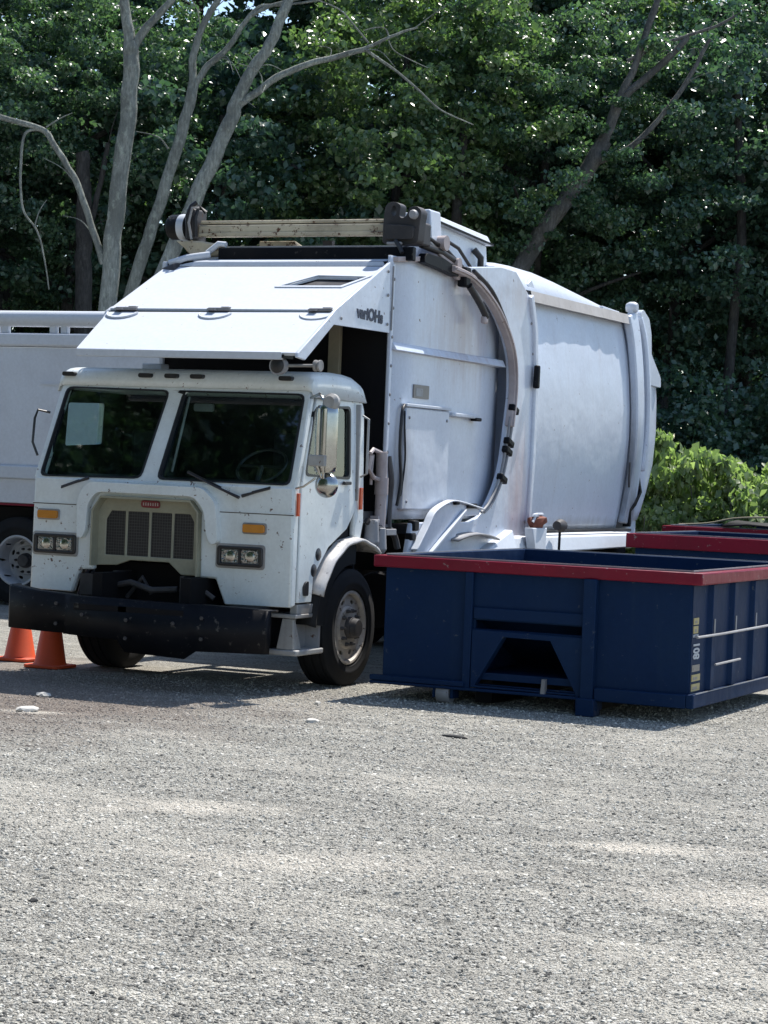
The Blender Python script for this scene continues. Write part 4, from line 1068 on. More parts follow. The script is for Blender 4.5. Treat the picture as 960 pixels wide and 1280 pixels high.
# folded guard with a stay, lower front
gd = [(2.40, 1.14), (2.30, 1.24), (2.52, 1.46), (2.66, 1.60), (2.95, 1.685), (3.25, 1.70), (3.86, 1.63), (3.88, 1.57), (3.45, 1.56), (3.3, 1.40), (3.1, 1.14)]
guard = MB().px(gd, 0.085, 0.12).build('folded_guard', BODY, truck, 0.012)
MB().bar(catmull([(0.12, 2.26, 1.24), (0.12, 2.52, 1.47), (0.12, 2.68, 1.61), (0.12, 3.0, 1.70), (0.12, 3.25, 1.71), (0.12, 3.9, 1.635)], 4), 0.018, 0.08, (1, 0, 0)).build('guard_edge', CANOPY, guard, 0.008)
MB().bar([(0.145, 2.55, 1.18), (0.145, 3.42, 1.62)], 0.028, 0.045, (1, 0, 0)).build('guard_stay', CANOPY, guard, 0.004)
MB().obox((0.13, 3.62, 1.665), (0.05, 0.22, 0.05), (0, 0)).obox((0.13, 3.22, 1.70), (0.05, 0.10, 0.05), (0, 0)).build('guard_latch', BLACK, guard, 0.012)
MB().box((0.02, 2.30, 1.42), (0.10, 2.42, 1.52)).box((0.02, 2.25, 1.33), (0.10, 2.36, 1.40)).build('buffer', BLACK, truck, 0.015)
# rear mudguard and sill
mg = []
for i in range(9):
    t = i / 8
    mg.append([(0.0, 3.15 + 1.1 * t, 1.22 + 0.20 * math.sin(math.pi * (0.25 + 0.5 * (1 - t))) - 0.02), (0.20, 3.15 + 1.1 * t, 1.18 + 0.20 * math.sin(math.pi * (0.25 + 0.5 * (1 - t))))])
MB().grid(mg).build('mudguard', GREYSTEEL, truck, solid=0.02, smooth=60)
MB().hexa([(0.02, 3.95, 1.14), (0.24, 3.95, 1.14), (0.24, 4.70, 1.16), (0.02, 4.70, 1.16), (0.02, 4.0, 1.22), (0.16, 4.05, 1.24), (0.16, 4.70, 1.42), (0.02, 4.70, 1.42)]).build('sill_nose', CANOPY, truck, 0.015)
MB().hexa([(0.0, 4.72, 1.16), (0.20, 4.72, 1.16), (0.20, 8.75, 1.185), (0.0, 8.75, 1.185), (0.0, 4.72, 1.37), (0.15, 4.72, 1.33), (0.15, 8.75, 1.335), (0.0, 8.75, 1.37)]).build('sill', CANOPY, truck, 0.015)
MB().box((-2.4, 3.2, 0.98), (-0.05, 9.0, 1.36)).build('body_subframe', DARK, truck)
MB().hexa([(0.20, 5.02, 1.20), (0.30, 5.02, 1.20), (0.30, 5.32, 1.20), (0.20, 5.32, 1.20), (0.18, 4.97, 1.44), (0.28, 4.97, 1.44), (0.28, 5.40, 1.44), (0.18, 5.40, 1.44)]).build('lamp_bucket', CANOPY, truck, 0.01)
def lump(c, sx, sy, sz, seed, n=2):
    bm = bmesh.new(); bmesh.ops.create_icosphere(bm, subdivisions=n, radius=1)
    q = random.Random(seed); m_ = MB()
    for v in bm.verts:
        k = 0.72 + 0.5 * q.random(); v.co = Vector((c[0] + v.co.x * sx * k, c[1] + v.co.y * sy * k, c[2] + v.co.z * sz * k))
    m_.add([v.co.copy() for v in bm.verts], [tuple(v.index for v in f.verts) for f in bm.faces]); bm.free()
    return m_
lc = lump((0.23, 5.22, 1.50), 0.08, 0.20, 0.085, 3).build('rusty_lamp', RUSTY, truck, smooth=30)
lump((0.24, 5.14, 1.575), 0.03, 0.07, 0.03, 5, 1).build('broken_cover', CANOPY, lc, smooth=20)
MB().tube([(0.24, 5.06, 1.50), (0.24, 5.16, 1.585), (0.24, 5.34, 1.585)], 0.016, 6).build('lamp_guard', CANOPY, lc)
dl = MB().tube([(0.25, 5.86, 1.12), (0.25, 5.87, 1.42)], 0.016, 6).build('lamp_stalk', BLACK, truck)
MB().lathe([(0, -0.10), (0.05, -0.10), (0.075, 0.0), (0.06, 0.08), (0, 0.09)], (0.25, 5.87, 1.46), 'Y', 12).build('marker_lamp', GREASE, dl, smooth=50)
MB().bar([(0.10, 5.5, 1.385), (0.10, 7.0, 1.39), (0.10, 8.7, 1.385)], 0.03, 0.03, (1, 0, 0)).build('sill_gap', GREASE, truck)
# round-sided drum
def dprof(z, y):
    t = (z - 2.62) / 1.3
    return 0.055 - 0.15 * t * t - 0.02 * ((y - 7.1) / 1.7) ** 2
zz = [1.40, 1.46, 1.6, 1.85, 2.15, 2.5, 2.85, 3.2, 3.5, 3.72, 3.86, 3.92]
yy = [5.36, 5.42, 5.6, 6.0, 6.6, 7.2, 7.8, 8.3, 8.55, 8.68]
dr = [[(dprof(z, y) + 0.004 * math.sin(y * 3.1 + z * 5) * (1 if 0.2 < 1 else 0), y + 0.02 * math.sin(z * 2), z) for y in yy] for z in zz]
MB().grid(dr).build('drum_side', BODY, truck, smooth=70, solid=0.02)
drl = [[(XA - 0.06 - (dprof(z, y) - 0.0), y, z) for y in yy] for z in zz]
MB().grid(drl).build('far_drum_side', BODY, truck, smooth=70, solid=0.02)
# gutter strap and domed roof
gt = []
for i in range(27):
    y = 5.34 + 3.41 * i / 26
    e = 0.006 * math.sin(i * 1.9) + 0.004 * math.sin(i * 4.3) + 0.004 * random.uniform(-1, 1)  # ripple shaped so the gutter's shadow on the drum gets a wavy edge
    gt.append([(-0.14, y, 3.895), (0.03 + e, y, 3.866), (0.0, y, 3.983), (-0.14, y, 4.005), (-0.14, y, 3.895)])
MB().grid(gt).build('roof_gutter', GUTTER, truck, smooth=30, label='weathered grey gutter along the drum roof')
rr = []
for y, h in ((4.32, 4.18), (4.7, 4.24), (5.15, 4.25), (5.2, 4.28), (5.6, 4.31), (6.3, 4.30), (7.0, 4.25), (7.8, 4.15), (8.5, 4.05), (8.8, 4.0)):
    row = []
    e0 = 3.93 if y > 5.1 else 3.93 + (5.15 - y) * 0.25
    for i in range(15):
        t = -1 + 2 * i / 14
        k = (1 - abs(t) ** 6.5)
        row.append((-1.25 + 1.22 * t, y, e0 + (h - e0) * k))
    rr.append(row)
MB().grid(rr).build('drum_roof', BODY, truck, smooth=40, solid=0.02)
MB().px([(4.28, 4.0), (4.28, 4.15), (4.72, 4.16), (5.15, 3.93), (5.15, 3.8)], -0.10, 0.02).build('ring_shoulder', BODY, truck, 0.02)
MB().px([(5.52, 3.96), (5.50, 4.06), (5.62, 4.14), (5.72, 4.06), (5.72, 3.96)], -0.26, -0.10).build('roof_lug', BODY, truck, 0.02)
MB().px([(7.9, 3.96), (7.9, 4.03), (8.5, 4.01), (8.5, 3.96)], -0.30, -0.08).build('roof_lug', BODY, truck, 0.01)
# rear ring and tailgate
rg = [(-0.02, 8.70, 4.0), (0.02, 8.78, 3.7), (0.06, 8.84, 3.2), (0.07, 8.90, 2.6), (0.03, 8.92, 2.0), (-0.03, 8.86, 1.45)]
MB().bar(catmull(rg, 4), 0.28, 0.10, (1, 0, 0)).build('rear_ring', BODY, truck, 0.02, smooth=60)
MB().bar(catmull([(0.0, 8.96, 4.0), (0.05, 9.06, 3.7), (0.09, 9.12, 3.2), (0.10, 9.14, 2.6), (0.06, 9.12, 2.1)], 4), 0.10, 0.10, (1, 0, 0)).build('tailgate_ring', BODY, truck, 0.03, smooth=60)
MB().lathe([(0, -0.07), (0.05, -0.07), (0.07, -0.03), (0.07, 0.03), (0.05, 0.07), (0, 0.07)], (-0.02, 8.78, 4.08), 'X', 16).px(round_poly([(8.70, 4.0), (8.74, 4.14), (8.86, 4.14), (8.84, 3.98)], 0.04), -0.05, 0.01).build('tailgate_ear', CANOPY, truck, 0.012)
MB().px(round_poly([(8.92, 4.02), (9.0, 4.08), (9.25, 3.98), (9.36, 3.80), (9.40, 3.55), (9.80, 3.28), (9.82, 3.16), (9.2, 3.18), (9.12, 3.7)], 0.04), -0.06, 0.05).build('tailgate_hinge_arm', BODY, truck, 0.02)
tg = []
for z, d in ((1.50, 0.30), (1.62, 0.48), (1.85, 0.72), (2.2, 0.98), (2.6, 1.07), (3.0, 1.05), (3.3, 0.96), (3.42, 0.88), (3.5, 0.62), (3.75, 0.32), (3.95, 0.05)):
    row = []
    for i in range(25):
        a = math.pi * i / 24
        ca, sa = math.cos(a), math.sin(a)
        row.append((-1.25 + 1.27 * math.copysign(abs(ca) ** 0.32, ca) * (1 - 0.02 * (z - 2.6) ** 2), 9.10 + d * sa ** 0.38 if 0 < i < 24 else 9.10, z))
    tg.append(row)
MB().grid(tg).build('tailgate', BODY, truck, smooth=60, solid=0.02)
MB().box((-2.4, 9.0, 1.15), (-0.02, 9.30, 1.56)).build('tailgate_sump', CANOPY, truck, 0.05)
MB().bar([(0.02, 9.05, 2.05), (0.04, 9.12, 1.85), (0.02, 8.98, 1.70), (0.0, 8.86, 1.62), (0.0, 8.86, 1.42)], 0.07, 0.09, (1, 0, 0)).build('tailgate_latch', BLACK, truck, 0.01)
MB().bar([(0.075, 8.66, 2.2), (0.08, 8.64, 2.0), (0.078, 8.66, 1.9)], 0.02, 0.02, (1, 0, 0)).build('latch_hook', GREASE, truck)
# ------------------------------------------------------------------ roll-off bins
def make_bin(name, label, x0, x1, y0, y1, z0, zr, cat='dumpster', detail=True, rh=0.10):
    """x0..x1 outer walls, y0 front face, zr rim top"""
    t = thing(name, label, cat, ((x0 + x1) / 2, (y0 + y1) / 2, 0), 'red rimmed roll-off bins')
    th = 0.05
    zt = zr - rh
    zw = zr + 0.008
    MB().box((x0 + 0.02, y0 + 0.02, z0 + 0.10), (x1 - 0.02, y1 - 0.02, z0 + 0.16)).build('floor_plate', BLUE, t)
    pl = x0 + 0.83; pr = x0 + 1.86
    c = (pl + pr) / 2
    mouth = [(pl + 0.06, z0 + 0.05), (pr - 0.05, z0 + 0.045), (c + 0.22, z0 + 0.475), (c - 0.20, z0 + 0.48)]
    slot = [(pl + 0.03, z0 + 0.535), (pr - 0.01, z0 + 0.535), (pr - 0.01, z0 + 0.61), (pl + 0.03, z0 + 0.61)]
    fw_ = MB().py([(x0, z0 + 0.06), (x1, z0 + 0.06), (x1, zw), (x0, zw)], y0, y0 + th, [mouth, slot] if detail else []).build('front_wall', BLUE, t, 0.006)
    if detail:
        MB().hexa([(pl, y0 + 1.30, z0 + 0.08), (pr, y0 + 1.30, z0 + 0.08), (pr, y0 + 1.34, z0 + 0.08), (pl, y0 + 1.34, z0 + 0.08), (pl, y0 + th, z0 + 0.66), (pr, y0 + th, z0 + 0.66), (pr, y0 + th + 0.04, z0 + 0.68), (pl, y0 + th + 0.04, z0 + 0.68)]).build('pocket_back', BLUE, t)
        for xx in (pl - 0.02, pr):
            MB().px([(y0 + th, z0 + 0.08), (y0 + 1.34, z0 + 0.08), (y0 + th + 0.04, z0 + 0.68), (y0 + th, z0 + 0.68)], xx, xx + 0.02).build('pocket_cheek', BLUE, t)
    MB().box((x0, y1 - th, z0 + 0.06), (x1, y1, zw)).build('back_wall', BLUE, t, 0.008)
    for a, b_ in ((x0, x0 + th), (x1 - th, x1)):
        MB().box((a, y0 + th, z0 + 0.06), (b_, y1 - th, zw)).build('side_wall', BLUE, t, 0.006)
    o = 0.10
    rim = MB().plate([(x0 - o, y0 - 0.06), (x1 + o, y0 - 0.06), (x1 + o, y1 + o), (x0 - o, y1 + o)], [[(x0 - 0.002, y0 - 0.002), (x1 + 0.002, y0 - 0.002), (x1 + 0.002, y1 + 0.002), (x0 - 0.002, y1 + 0.002)]],
                     lambda x, y: (x, y, zt - 0.002), lambda x, y: (x, y, zr))
    rim.build('rim', RED, t, 0.012)
    for (xa, ya), (xb, yb) in (((x0, y0), (x1, y0)), ((x1, y0), (x1, y1)), ((x0, y1), (x1, y1)), ((x0, y0), (x0, y1))):
        MB().bar([(xa, ya, zw + 0.002), (xb, yb, zw + 0.002)], 0.012, 0.012, (0, 0, 1)).build('lit_lip', GREYSTEEL, t)  # pale bar paints the sunlit line along the top of the walls
    if not detail:
        for y in np.arange(y0 + 0.4, y1 - 0.2, 0.7):
            MB().box((x1, y - 0.05, z0 + 0.1), (x1 + 0.07, y + 0.05, zt)).build('side_rib', BLUE, t, 0.006)
        MB().box((x0 + 0.4, y0 + 0.3, 0.0), (x0 + 0.6, y1 - 0.3, z0 + 0.1)).box((x1 - 0.6, y0 + 0.3, 0.0), (x1 - 0.4, y1 - 0.3, z0 + 0.1)).build('skid', BLACK, t)
        return t
    # front posts and frames
    MB().box((pr, y0 - 0.085, z0 - 0.02), (pr + 0.115, y0, zt - 0.001)).build('front_post', BLUE, t, 0.008)
    MB().box((pl - 0.06, y0 - 0.05, z0 + 0.02), (pl + 0.015, y0, zt - 0.001)).build('front_post', BLUE, t, 0.008)
    MB().box((pl + 0.02, y0 - 0.03, z0 + 0.62), (pr - 0.002, y0, zt - 0.3)).build('upper_panel', BLUE, t, 0.006)
    # pull-hook pocket: a raised plate with a sloping mouth
    outl = [(pl + 0.02, z0 + 0.032), (pr - 0.002, z0 + 0.03), (pr - 0.002, z0 + 0.52), (pl + 0.02, z0 + 0.53)]
    pk = MB().plate(outl, [mouth], lambda x, z: (x, y0 - 0.045, z), lambda x, z: (x, y0 - 0.001, z)).build('hook_pocket', BLUE, t, 0.006)
    MB().hexa([(c + 0.16, y0 - 0.07, z0 + 0.02), (c + 0.20, y0 - 0.07, z0 + 0.02), (c + 0.20, y0 - 0.02, z0 + 0.02), (c + 0.16, y0 - 0.02, z0 + 0.02), (c + 0.17, y0 - 0.07, z0 + 0.15), (c + 0.20, y0 - 0.07, z0 + 0.15), (c + 0.20, y0 - 0.02, z0 + 0.15), (c + 0.17, y0 - 0.02, z0 + 0.15)]).build('pull_hook', GREYSTEEL, t)
    # lower sill all round
    MB().box((x0 - 0.09, y0 - 0.075, z0 + 0.03), (x0 + 0.80, y0 - 0.002, z0 + 0.075)).build('front_sill', BLUE, t, 0.006)
    MB().box((x0 - 0.09, y0 - 0.075, z0), (pr - 0.01, y0 - 0.002, z0 + 0.025)).build('front_sill', BLUE, t, 0.006)
    MB().box((pr + 0.12, y0 - 0.07, z0), (x1 - 0.001, y0 - 0.002, z0 + 0.115)).build('front_sill', BLUE, t, 0.010)
    MB().box((x1, y0 - 0.07, z0 + 0.002), (x1 + 0.068, y1, z0 + 0.117)).build('side_sill', BLUE, t, 0.010)
    MB().box((x1 + 0.067, y0 - 0.02, z0 + 0.118), (x1 + 0.073, y1, z0 + 0.126)).build('lit_sill_edge', GREYSTEEL, t)  # sunlit line of the sill put in as a thin pale strip
    # side ribs
    MB().box((x1 + 0.0005, y0 + 0.006, z0 + 0.12), (x1 + 0.010, y1 - 0.01, zt - 0.01)).build('side_skin', BLUE, t)
    k = 0
    for y in (0.50, 1.14, 1.78, 2.42, 3.06, 3.7):
        if y0 + y > y1 - 0.1: break
        yy_ = y0 + y
        rb = MB().hexa([(x1, yy_ - 0.085, z0 + 0.12), (x1 + 0.05, yy_ - 0.05, z0 + 0.12), (x1 + 0.05, yy_ + 0.05, z0 + 0.12), (x1, yy_ + 0.085, z0 + 0.12),
                   (x1, yy_ - 0.085, zt - 0.01), (x1 + 0.05, yy_ - 0.05, zt - 0.01), (x1 + 0.05, yy_ + 0.05, zt - 0.01), (x1, yy_ + 0.085, zt - 0.01)]).build('side_rib', BLUE, t, 0.006)
        MB().box((x1 + 0.051, yy_ - 0.015, 0.73), (x1 + 0.057, yy_ + 0.015, 0.85)).build('rib_strip', GREYSTEEL, rb)  # pale grey strip on the rib's outer face
    rl = MB().tube([(x1 + 0.09, y0 - 0.10, 0.725), (x1 + 0.095, y0 + 0.6, 0.722), (x1 + 0.09, y1 - 0.3, 0.73)], 0.011, 7).build('tarp_rail', GREYSTEEL, t)
    MB().tube([(x1 + 0.09, y0 + 0.44, 0.47), (x1 + 0.092, y0 + 1.18, 0.475)], 0.010, 6).build('tie_rod', GREYSTEEL, t)
    # stickers down the corner, lettering too worn to read
    for z, h, mt, wd in ((0.845, 0.055, STICKY, 0.06), (0.775, 0.06, STICKY, 0.055), (0.725, 0.022, STICKW, 0.06), (0.455, 0.055, STICKG, 0.09), (0.375, 0.055, STICKY, 0.10), (0.295, 0.06, STICKY, 0.10)):
        sk = MB().box((x1 + 0.001, y0 + 0.03, z - h / 2), (x1 + 0.016, y0 + 0.03 + wd * 2.3, z + h / 2)).build('sticker', mt, t)
        MB().box((x1 + 0.016, y0 + 0.06, z - h * 0.28), (x1 + 0.018, y0 + 0.03 + wd * 1.5, z + h * 0.12)).build('sticker_print', INK if mt is STICKW else STICKG, sk)
    text_mesh('painted_number', '801', 0.12, STICKW, t, Matrix.Translation((x1 + 0.014, y0 + 0.14, 0.60)) @ Matrix.Rotation(R(90), 4, 'Z') @ Matrix.Rotation(R(90), 4, 'X') @ Matrix.Rotation(R(90), 4, 'Z') @ Matrix.Diagonal((0.8, 1.9, 1, 1)), bold=0.004)
    # ground rollers and skids
    for x in (x0 + 0.55, pr + 0.0):
        MB().lathe([(0, -0.06), (0.085, -0.06), (0.09, -0.05), (0.09, 0.05), (0.085, 0.06), (0, 0.06)], (x + 0.05, y0 + 0.02, 0.09), 'X', 20).build('ground_roller', GREYSTEEL, t)
        MB().box((x - 0.045, y0 - 0.045, 0.05), (x - 0.02, y0 + 0.09, z0 + 0.03)).box((x + 0.12, y0 - 0.045, 0.05), (x + 0.145, y0 + 0.09, z0 + 0.03)).build('roller_bracket', BLUE, t)
    MB().box((pr - 0.02, y0 - 0.12, 0.0), (pr + 0.14, y0 + 0.06, z0 + 0.02)).build('front_foot', BLUE, t, 0.01)
    MB().box((x0 + 0.85, y0 + 0.1, 0.02), (x0 + 1.0, y1, z0 + 0.1)).box((x0 + 1.75, y0 + 0.1, 0.02), (x0 + 1.9, y1, z0 + 0.1)).build('skid', DARK, t)
    return t

bin1 = make_bin('roll_off_bin', 'nearest dark blue open dumpster with a red rim and hook pocket in its front', 0.65, 3.43, 0.50, 3.75, 0.13, 1.25)
# a little rubbish inside, seen over the rim
rb = thing('rubbish_heap', 'pale crumpled scraps lying inside the near blue dumpster', 'rubbish', (2.0, 3.0, 0.29))
r_ = MB()
for k in range(26):
    x, y = random.uniform(0.9, 3.1), random.uniform(2.4, 3.5)
    z = random.uniform(0.36, 0.9)
    q = Vector((random.uniform(-1, 1), random.uniform(-1, 1), random.uniform(-0.5, 0.5)))
    r_.add([(x, y, z), (x + 0.12 * q.x, y + 0.05, z + 0.06), (x + 0.05, y + 0.12 * q.y, z + 0.1), (x - 0.08, y - 0.06, z - 0.3)], [(0, 1, 2), (0, 2, 3), (0, 3, 1), (1, 3, 2)])
r_.build('scrap', STICKW, rb)
bin2 = make_bin('roll_off_bin', 'second red-rimmed bin standing behind the near dumpster by the truck tail', 0.56, 3.3, 7.55, 9.9, 0.13, 1.375, detail=False, rh=0.16)
bin3 = make_bin('roll_off_bin', 'farthest red-rimmed bin half covered by a black tarpaulin before the bushes', 0.10, 3.2, 10.3, 12.5, 0.15, 1.43, detail=False)
tp_ = thing('tarpaulin', 'black tarpaulin sagging over the farthest red bin', 'tarp', (1.9, 11.3, 1.43))
rows = []
for i in range(9):
    rows.append([(0.80 + 2.5 * i / 8, 10.22 + 0.33 * j, 1.455 + 0.03 * math.sin(i * 1.3 + j) + 0.05 * math.sin(math.pi * j / 7)) for j in range(8)])
MB().grid(rows).build('tarp_sheet', TARP, tp_, solid=0.02, smooth=60)
MB().tube(catmull([(0.02, 10.9, 1.44), (0.4, 10.9, 1.47), (0.85, 10.9, 1.56), (1.6, 10.9, 1.58), (3.2, 10.9, 1.56)], 5), 0.012, 7).build('tarp_bow', TAN, tp_, smooth=60)

# ------------------------------------------------------------------ white truck body parked behind, left
XT, YT = -11.2, 7.6
tr = thing('dump_truck', 'white high-sided truck body parked behind the garbage truck at the left edge', 'truck', (-9.6, 8.8, 0))
MB().box((-16.0, YT, 1.80), (-4.7, YT + 2.45, 3.42)).build('side_wall', TRAILER, tr, 0.02)
MB().box((-16.0, YT - 0.05, 1.68), (-4.7, YT, 1.86)).build('lower_rub_rail', CANOPY, tr, 0.02)
MB().hexa([(-16.0, YT + 0.02, 1.36), (-4.7, YT + 0.02, 1.36), (-4.7, YT + 0.3, 1.36), (-16, YT + 0.3, 1.36), (-16.0, YT - 0.02, 1.69), (-4.7, YT - 0.02, 1.69), (-4.7, YT + 0.3, 1.69), (-16, YT + 0.3, 1.69)]).build('side_skirt', TRAILER, tr, 0.01)
MB().box((-16.0, YT + 0.01, 1.33), (-4.7, YT + 0.05, 1.358)).build('skirt_strip', RED, tr)
MB().box((-16.0, YT - 0.04, 3.425), (-4.7, YT + 0.10, 3.60)).build('top_rail', TRAILER, tr, 0.03)
tub = MB().tube([(-16.0, YT + 0.04, 3.79), (-6.1, YT + 0.04, 3.79)], 0.105, 14).build('tarp_tube', CANOPY, tr, smooth=50)
MB().px([(YT - 0.10, 3.66), (YT - 0.06, 3.90), (YT + 0.10, 3.98), (YT + 0.30, 3.94), (YT + 0.4, 3.66)], -6.75, -4.9).build('tarp_housing', TRAILER, tub, 0.05)
for x in (-8.45, -8.30, -7.55, -7.38):
    MB().box((x - 0.05, YT + 0.0, 3.60), (x + 0.05, YT + 0.08, 3.74)).build('tube_bracket', CANOPY, tub, 0.01)
MB().box((-7.7, YT - 0.015, 2.93), (-6.9, YT, 2.955)).build('trim_bar', CANOPY, tr)
for k in range(5):                              # faded mark, too worn to read
    MB().box((-6.24 + 0.085 * k, YT - 0.004, 2.95 + 0.01 * (k % 2)), (-6.20 + 0.085 * k, YT - 0.0005, 3.02)).build('faded_mark', INK, tr)
MB().box((-15.5, YT + 0.7, 0.85), (-4.9, YT + 0.85, 1.3)).box((-15.5, YT + 1.6, 0.85), (-4.9, YT + 1.75, 1.3)).build('chassis_rail', DARK, tr)
MB().box((-15.5, YT + 0.35, 0.95), (-4.9, YT + 0.40, 1.3)).build('underbody', DARK, tr)
for x in (-8.02, -9.32):
    for y, o_ in ((YT + 0.22, -1), (YT + 2.2, 1)):
        wq_ = make_wheel(tr, (x, y, 0.60), 0.58, 0.34, 1, -0.10, RIMGREY, (-9.6, 8.8, 0), key='trailer')
        wq_.rotation_euler = (0, 0, R(-90) if o_ < 0 else R(90))
MB().box((-9.5, YT + 0.4, 0.5), (-7.6, YT + 2.0, 0.68)).build('axle_beam', DARK, tr)

# ------------------------------------------------------------------ traffic cones
def make_cone(label, x, y, h=0.71, rot=0.0):
    t = thing('traffic_cone', label, 'traffic cone', (x, y, 0), 'orange traffic cones under the bumper')
    b_ = 0.19
    MB().pz(round_poly([(x - b_, y - b_), (x + b_, y - b_), (x + b_, y + b_), (x - b_, y + b_)], 0.05), 0.006, 0.035).build('base', ORANGE, t, 0.006)
    MB().lathe([(0.165, 0.034), (0.15, 0.05), (0.042, h - 0.01), (0.036, h), (0.026, h), (0.03, h - 0.02)], (x, y, 0), 'Z', 28).build('cone_body', ORANGE, t, smooth=50)
    t.rotation_euler.z = rot
    return t
make_cone('dull red-orange cone nearer the front tyre under the bumper end', -2.86, 0.62)
make_cone('brighter sunlit orange cone, the one at the left picture edge', -3.47, 1.02, h=0.64, rot=0.0)

# ------------------------------------------------------------------ loose stones and scraps
def stone(name, label, cat, x, y, sx_, sy_, sz_, mat, seed):
    t_ = rng.normal(size=(12,))
    bm = bmesh.new(); bmesh.ops.create_icosphere(bm, subdivisions=2, radius=1)
    r2 = random.Random(seed)
    for v in bm.verts:
        k = 0.78 + 0.35 * r2.random()
        v.co = Vector((v.co.x * sx_ * k, v.co.y * sy_ * k, v.co.z * sz_ * k + sz_ * 0.45))
    me = bpy.data.meshes.new(name); bm.to_mesh(me); bm.free()
    me.materials.append(mat)
    o = bpy.data.objects.new(name, me); COL.objects.link(o); o.location = (x, y, 0)
    o.rotation_euler.z = seed
    o['label'] = label; o['category'] = cat; o['group'] = 'loose stones on the gravel'
    return o
STONE = worn('pale_stone', (0.55, 0.53, 0.49), (0.36, 0.34, 0.30), 0.9, dirt_amt=0.6)
STONED = worn('dark_stone', (0.05, 0.048, 0.046), (0.09, 0.085, 0.08), 0.9)
for i, (lb, x, y, s_, mt) in enumerate((
    ('pale flat stone just in front of the bin corner shadow', 1.06, -1.67, (0.06, 0.04, 0.022), STONE),
    ('small pale stone in the strip of light below the steer tyre', 0.49, -0.43, (0.04, 0.03, 0.02), STONE),
    ('pale chunk of stone in the brown earth at the edge of the truck shadow', -1.46, -1.62, (0.07, 0.05, 0.03), STONE),
    ('flat tan stone slab on the brown earth at the left', -0.94, -2.62, (0.10, 0.07, 0.03), STONE),
    ('tiny pale stone left of the flat tan slab', -1.40, -2.75, (0.04, 0.03, 0.02), STONE),
    ('dark twig-like scrap on the gravel below the blue bin', 2.33, -1.79, (0.13, 0.03, 0.015), STONED),
    ('dark stone low in the left foreground gravel', 3.35, -9.0, (0.022, 0.02, 0.014), STONED))):
    stone('stone', lb, 'stone', x, y, *s_, mt, i + 1)
# ------------------------------------------------------------------ the wood
def leaf_mesh(name, clumps, per, size, mat, seed, spread=0.5, flat=0.55, up=0.8):
    """clumps: (n,4) centres and radii; many small folded leaves, each a two-triangle blade"""
    r = np.random.default_rng(seed)
    cs = np.repeat(clumps, per, axis=0)
    n = len(cs)
    d = r.normal(size=(n, 3)); d /= np.linalg.norm(d, axis=1)[:, None]
    rad = r.random(n) ** 0.45
    p = cs[:, :3] + d * (rad * cs[:, 3])[:, None] * np.array([1, 1, flat])
    nrm = r.normal(size=(n, 3)) * 0.75 + np.array([0, 0, up]) + d * 0.35
    nrm /= np.linalg.norm(nrm, axis=1)[:, None]
    t = r.normal(size=(n, 3)); t -= nrm * (t * nrm).sum(1)[:, None]; t /= np.linalg.norm(t, axis=1)[:, None]
    t[:, 2] -= 0.25
    s = np.cross(nrm, t)
    L_ = (size * (0.6 + 0.8 * r.random(n)))[:, None]
    wd = L_ * (0.30 + 0.12 * r.random(n))[:, None]
    v = np.empty((n, 4, 3))
    v[:, 0] = p - t * L_ * 0.5
    v[:, 1] = p + s * wd + nrm * L_ * 0.06
    v[:, 2] = p + t * L_ * 0.5 - nrm * L_ * 0.12
    v[:, 3] = p - s * wd + nrm * L_ * 0.06
    me = bpy.data.meshes.new(name)
    me.vertices.add(n * 4); me.vertices.foreach_set('co', v.reshape(-1))
    idx = (np.arange(n)[:, None] * 4 + np.array([0, 1, 2, 0, 2, 3])).reshape(-1)
    me.loops.add(n * 6); me.loops.foreach_set('vertex_index', idx.astype(np.int32))
    me.polygons.add(n * 2); me.polygons.foreach_set('loop_start', (np.arange(n * 2) * 3).astype(np.int32))
    me.polygons.foreach_set('use_smooth', np.ones(n * 2, bool))
    me.update(calc_edges=True)
    me.materials.append(mat)
    return me

def crown_clumps(seed, n, rx, ry, rz, shell=0.5, clump=(0.35, 0.8)):
    r = np.random.default_rng(seed)
    d = r.normal(size=(n, 3)); d /= np.linalg.norm(d, axis=1)[:, None]
    lob = 1 + 0.22 * np.sin(d[:, 0] * 4 + seed) * np.cos(d[:, 1] * 5 + d[:, 2] * 3 + seed)
    k = (shell + (1 - shell) * r.random(n) ** 0.6) * lob
    c = d * k[:, None] * np.array([rx, ry, rz])
    rad = clump[0] + (clump[1] - clump[0]) * r.random(n)
    return np.column_stack([c, rad])

CROWNS = []
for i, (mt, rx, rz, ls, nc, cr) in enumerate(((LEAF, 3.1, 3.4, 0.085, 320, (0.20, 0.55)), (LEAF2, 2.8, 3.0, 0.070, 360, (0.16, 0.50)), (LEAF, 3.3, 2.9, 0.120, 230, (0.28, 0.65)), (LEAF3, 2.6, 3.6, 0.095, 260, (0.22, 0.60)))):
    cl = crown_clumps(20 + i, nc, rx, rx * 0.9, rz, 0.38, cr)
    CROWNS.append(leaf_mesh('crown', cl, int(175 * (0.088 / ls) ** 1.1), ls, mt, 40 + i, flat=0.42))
LOW = []
for i, mt in enumerate((LEAF, LEAF2)):
    cl = crown_clumps(70 + i, 110, 2.0, 1.6, 1.7, 0.45, (0.3, 0.6))
    cl[:, 2] += 1.7
    LOW.append(leaf_mesh('foliage', cl, 190, 0.085, mt, 80 + i))

def place_mesh(name, me, parent, loc, rotz=0, scale=(1, 1, 1)):
    o = bpy.data.objects.new(name, me); COL.objects.link(o); o.parent = parent
    o.location = loc; o.rotation_euler.z = rotz; o.scale = scale
    return o

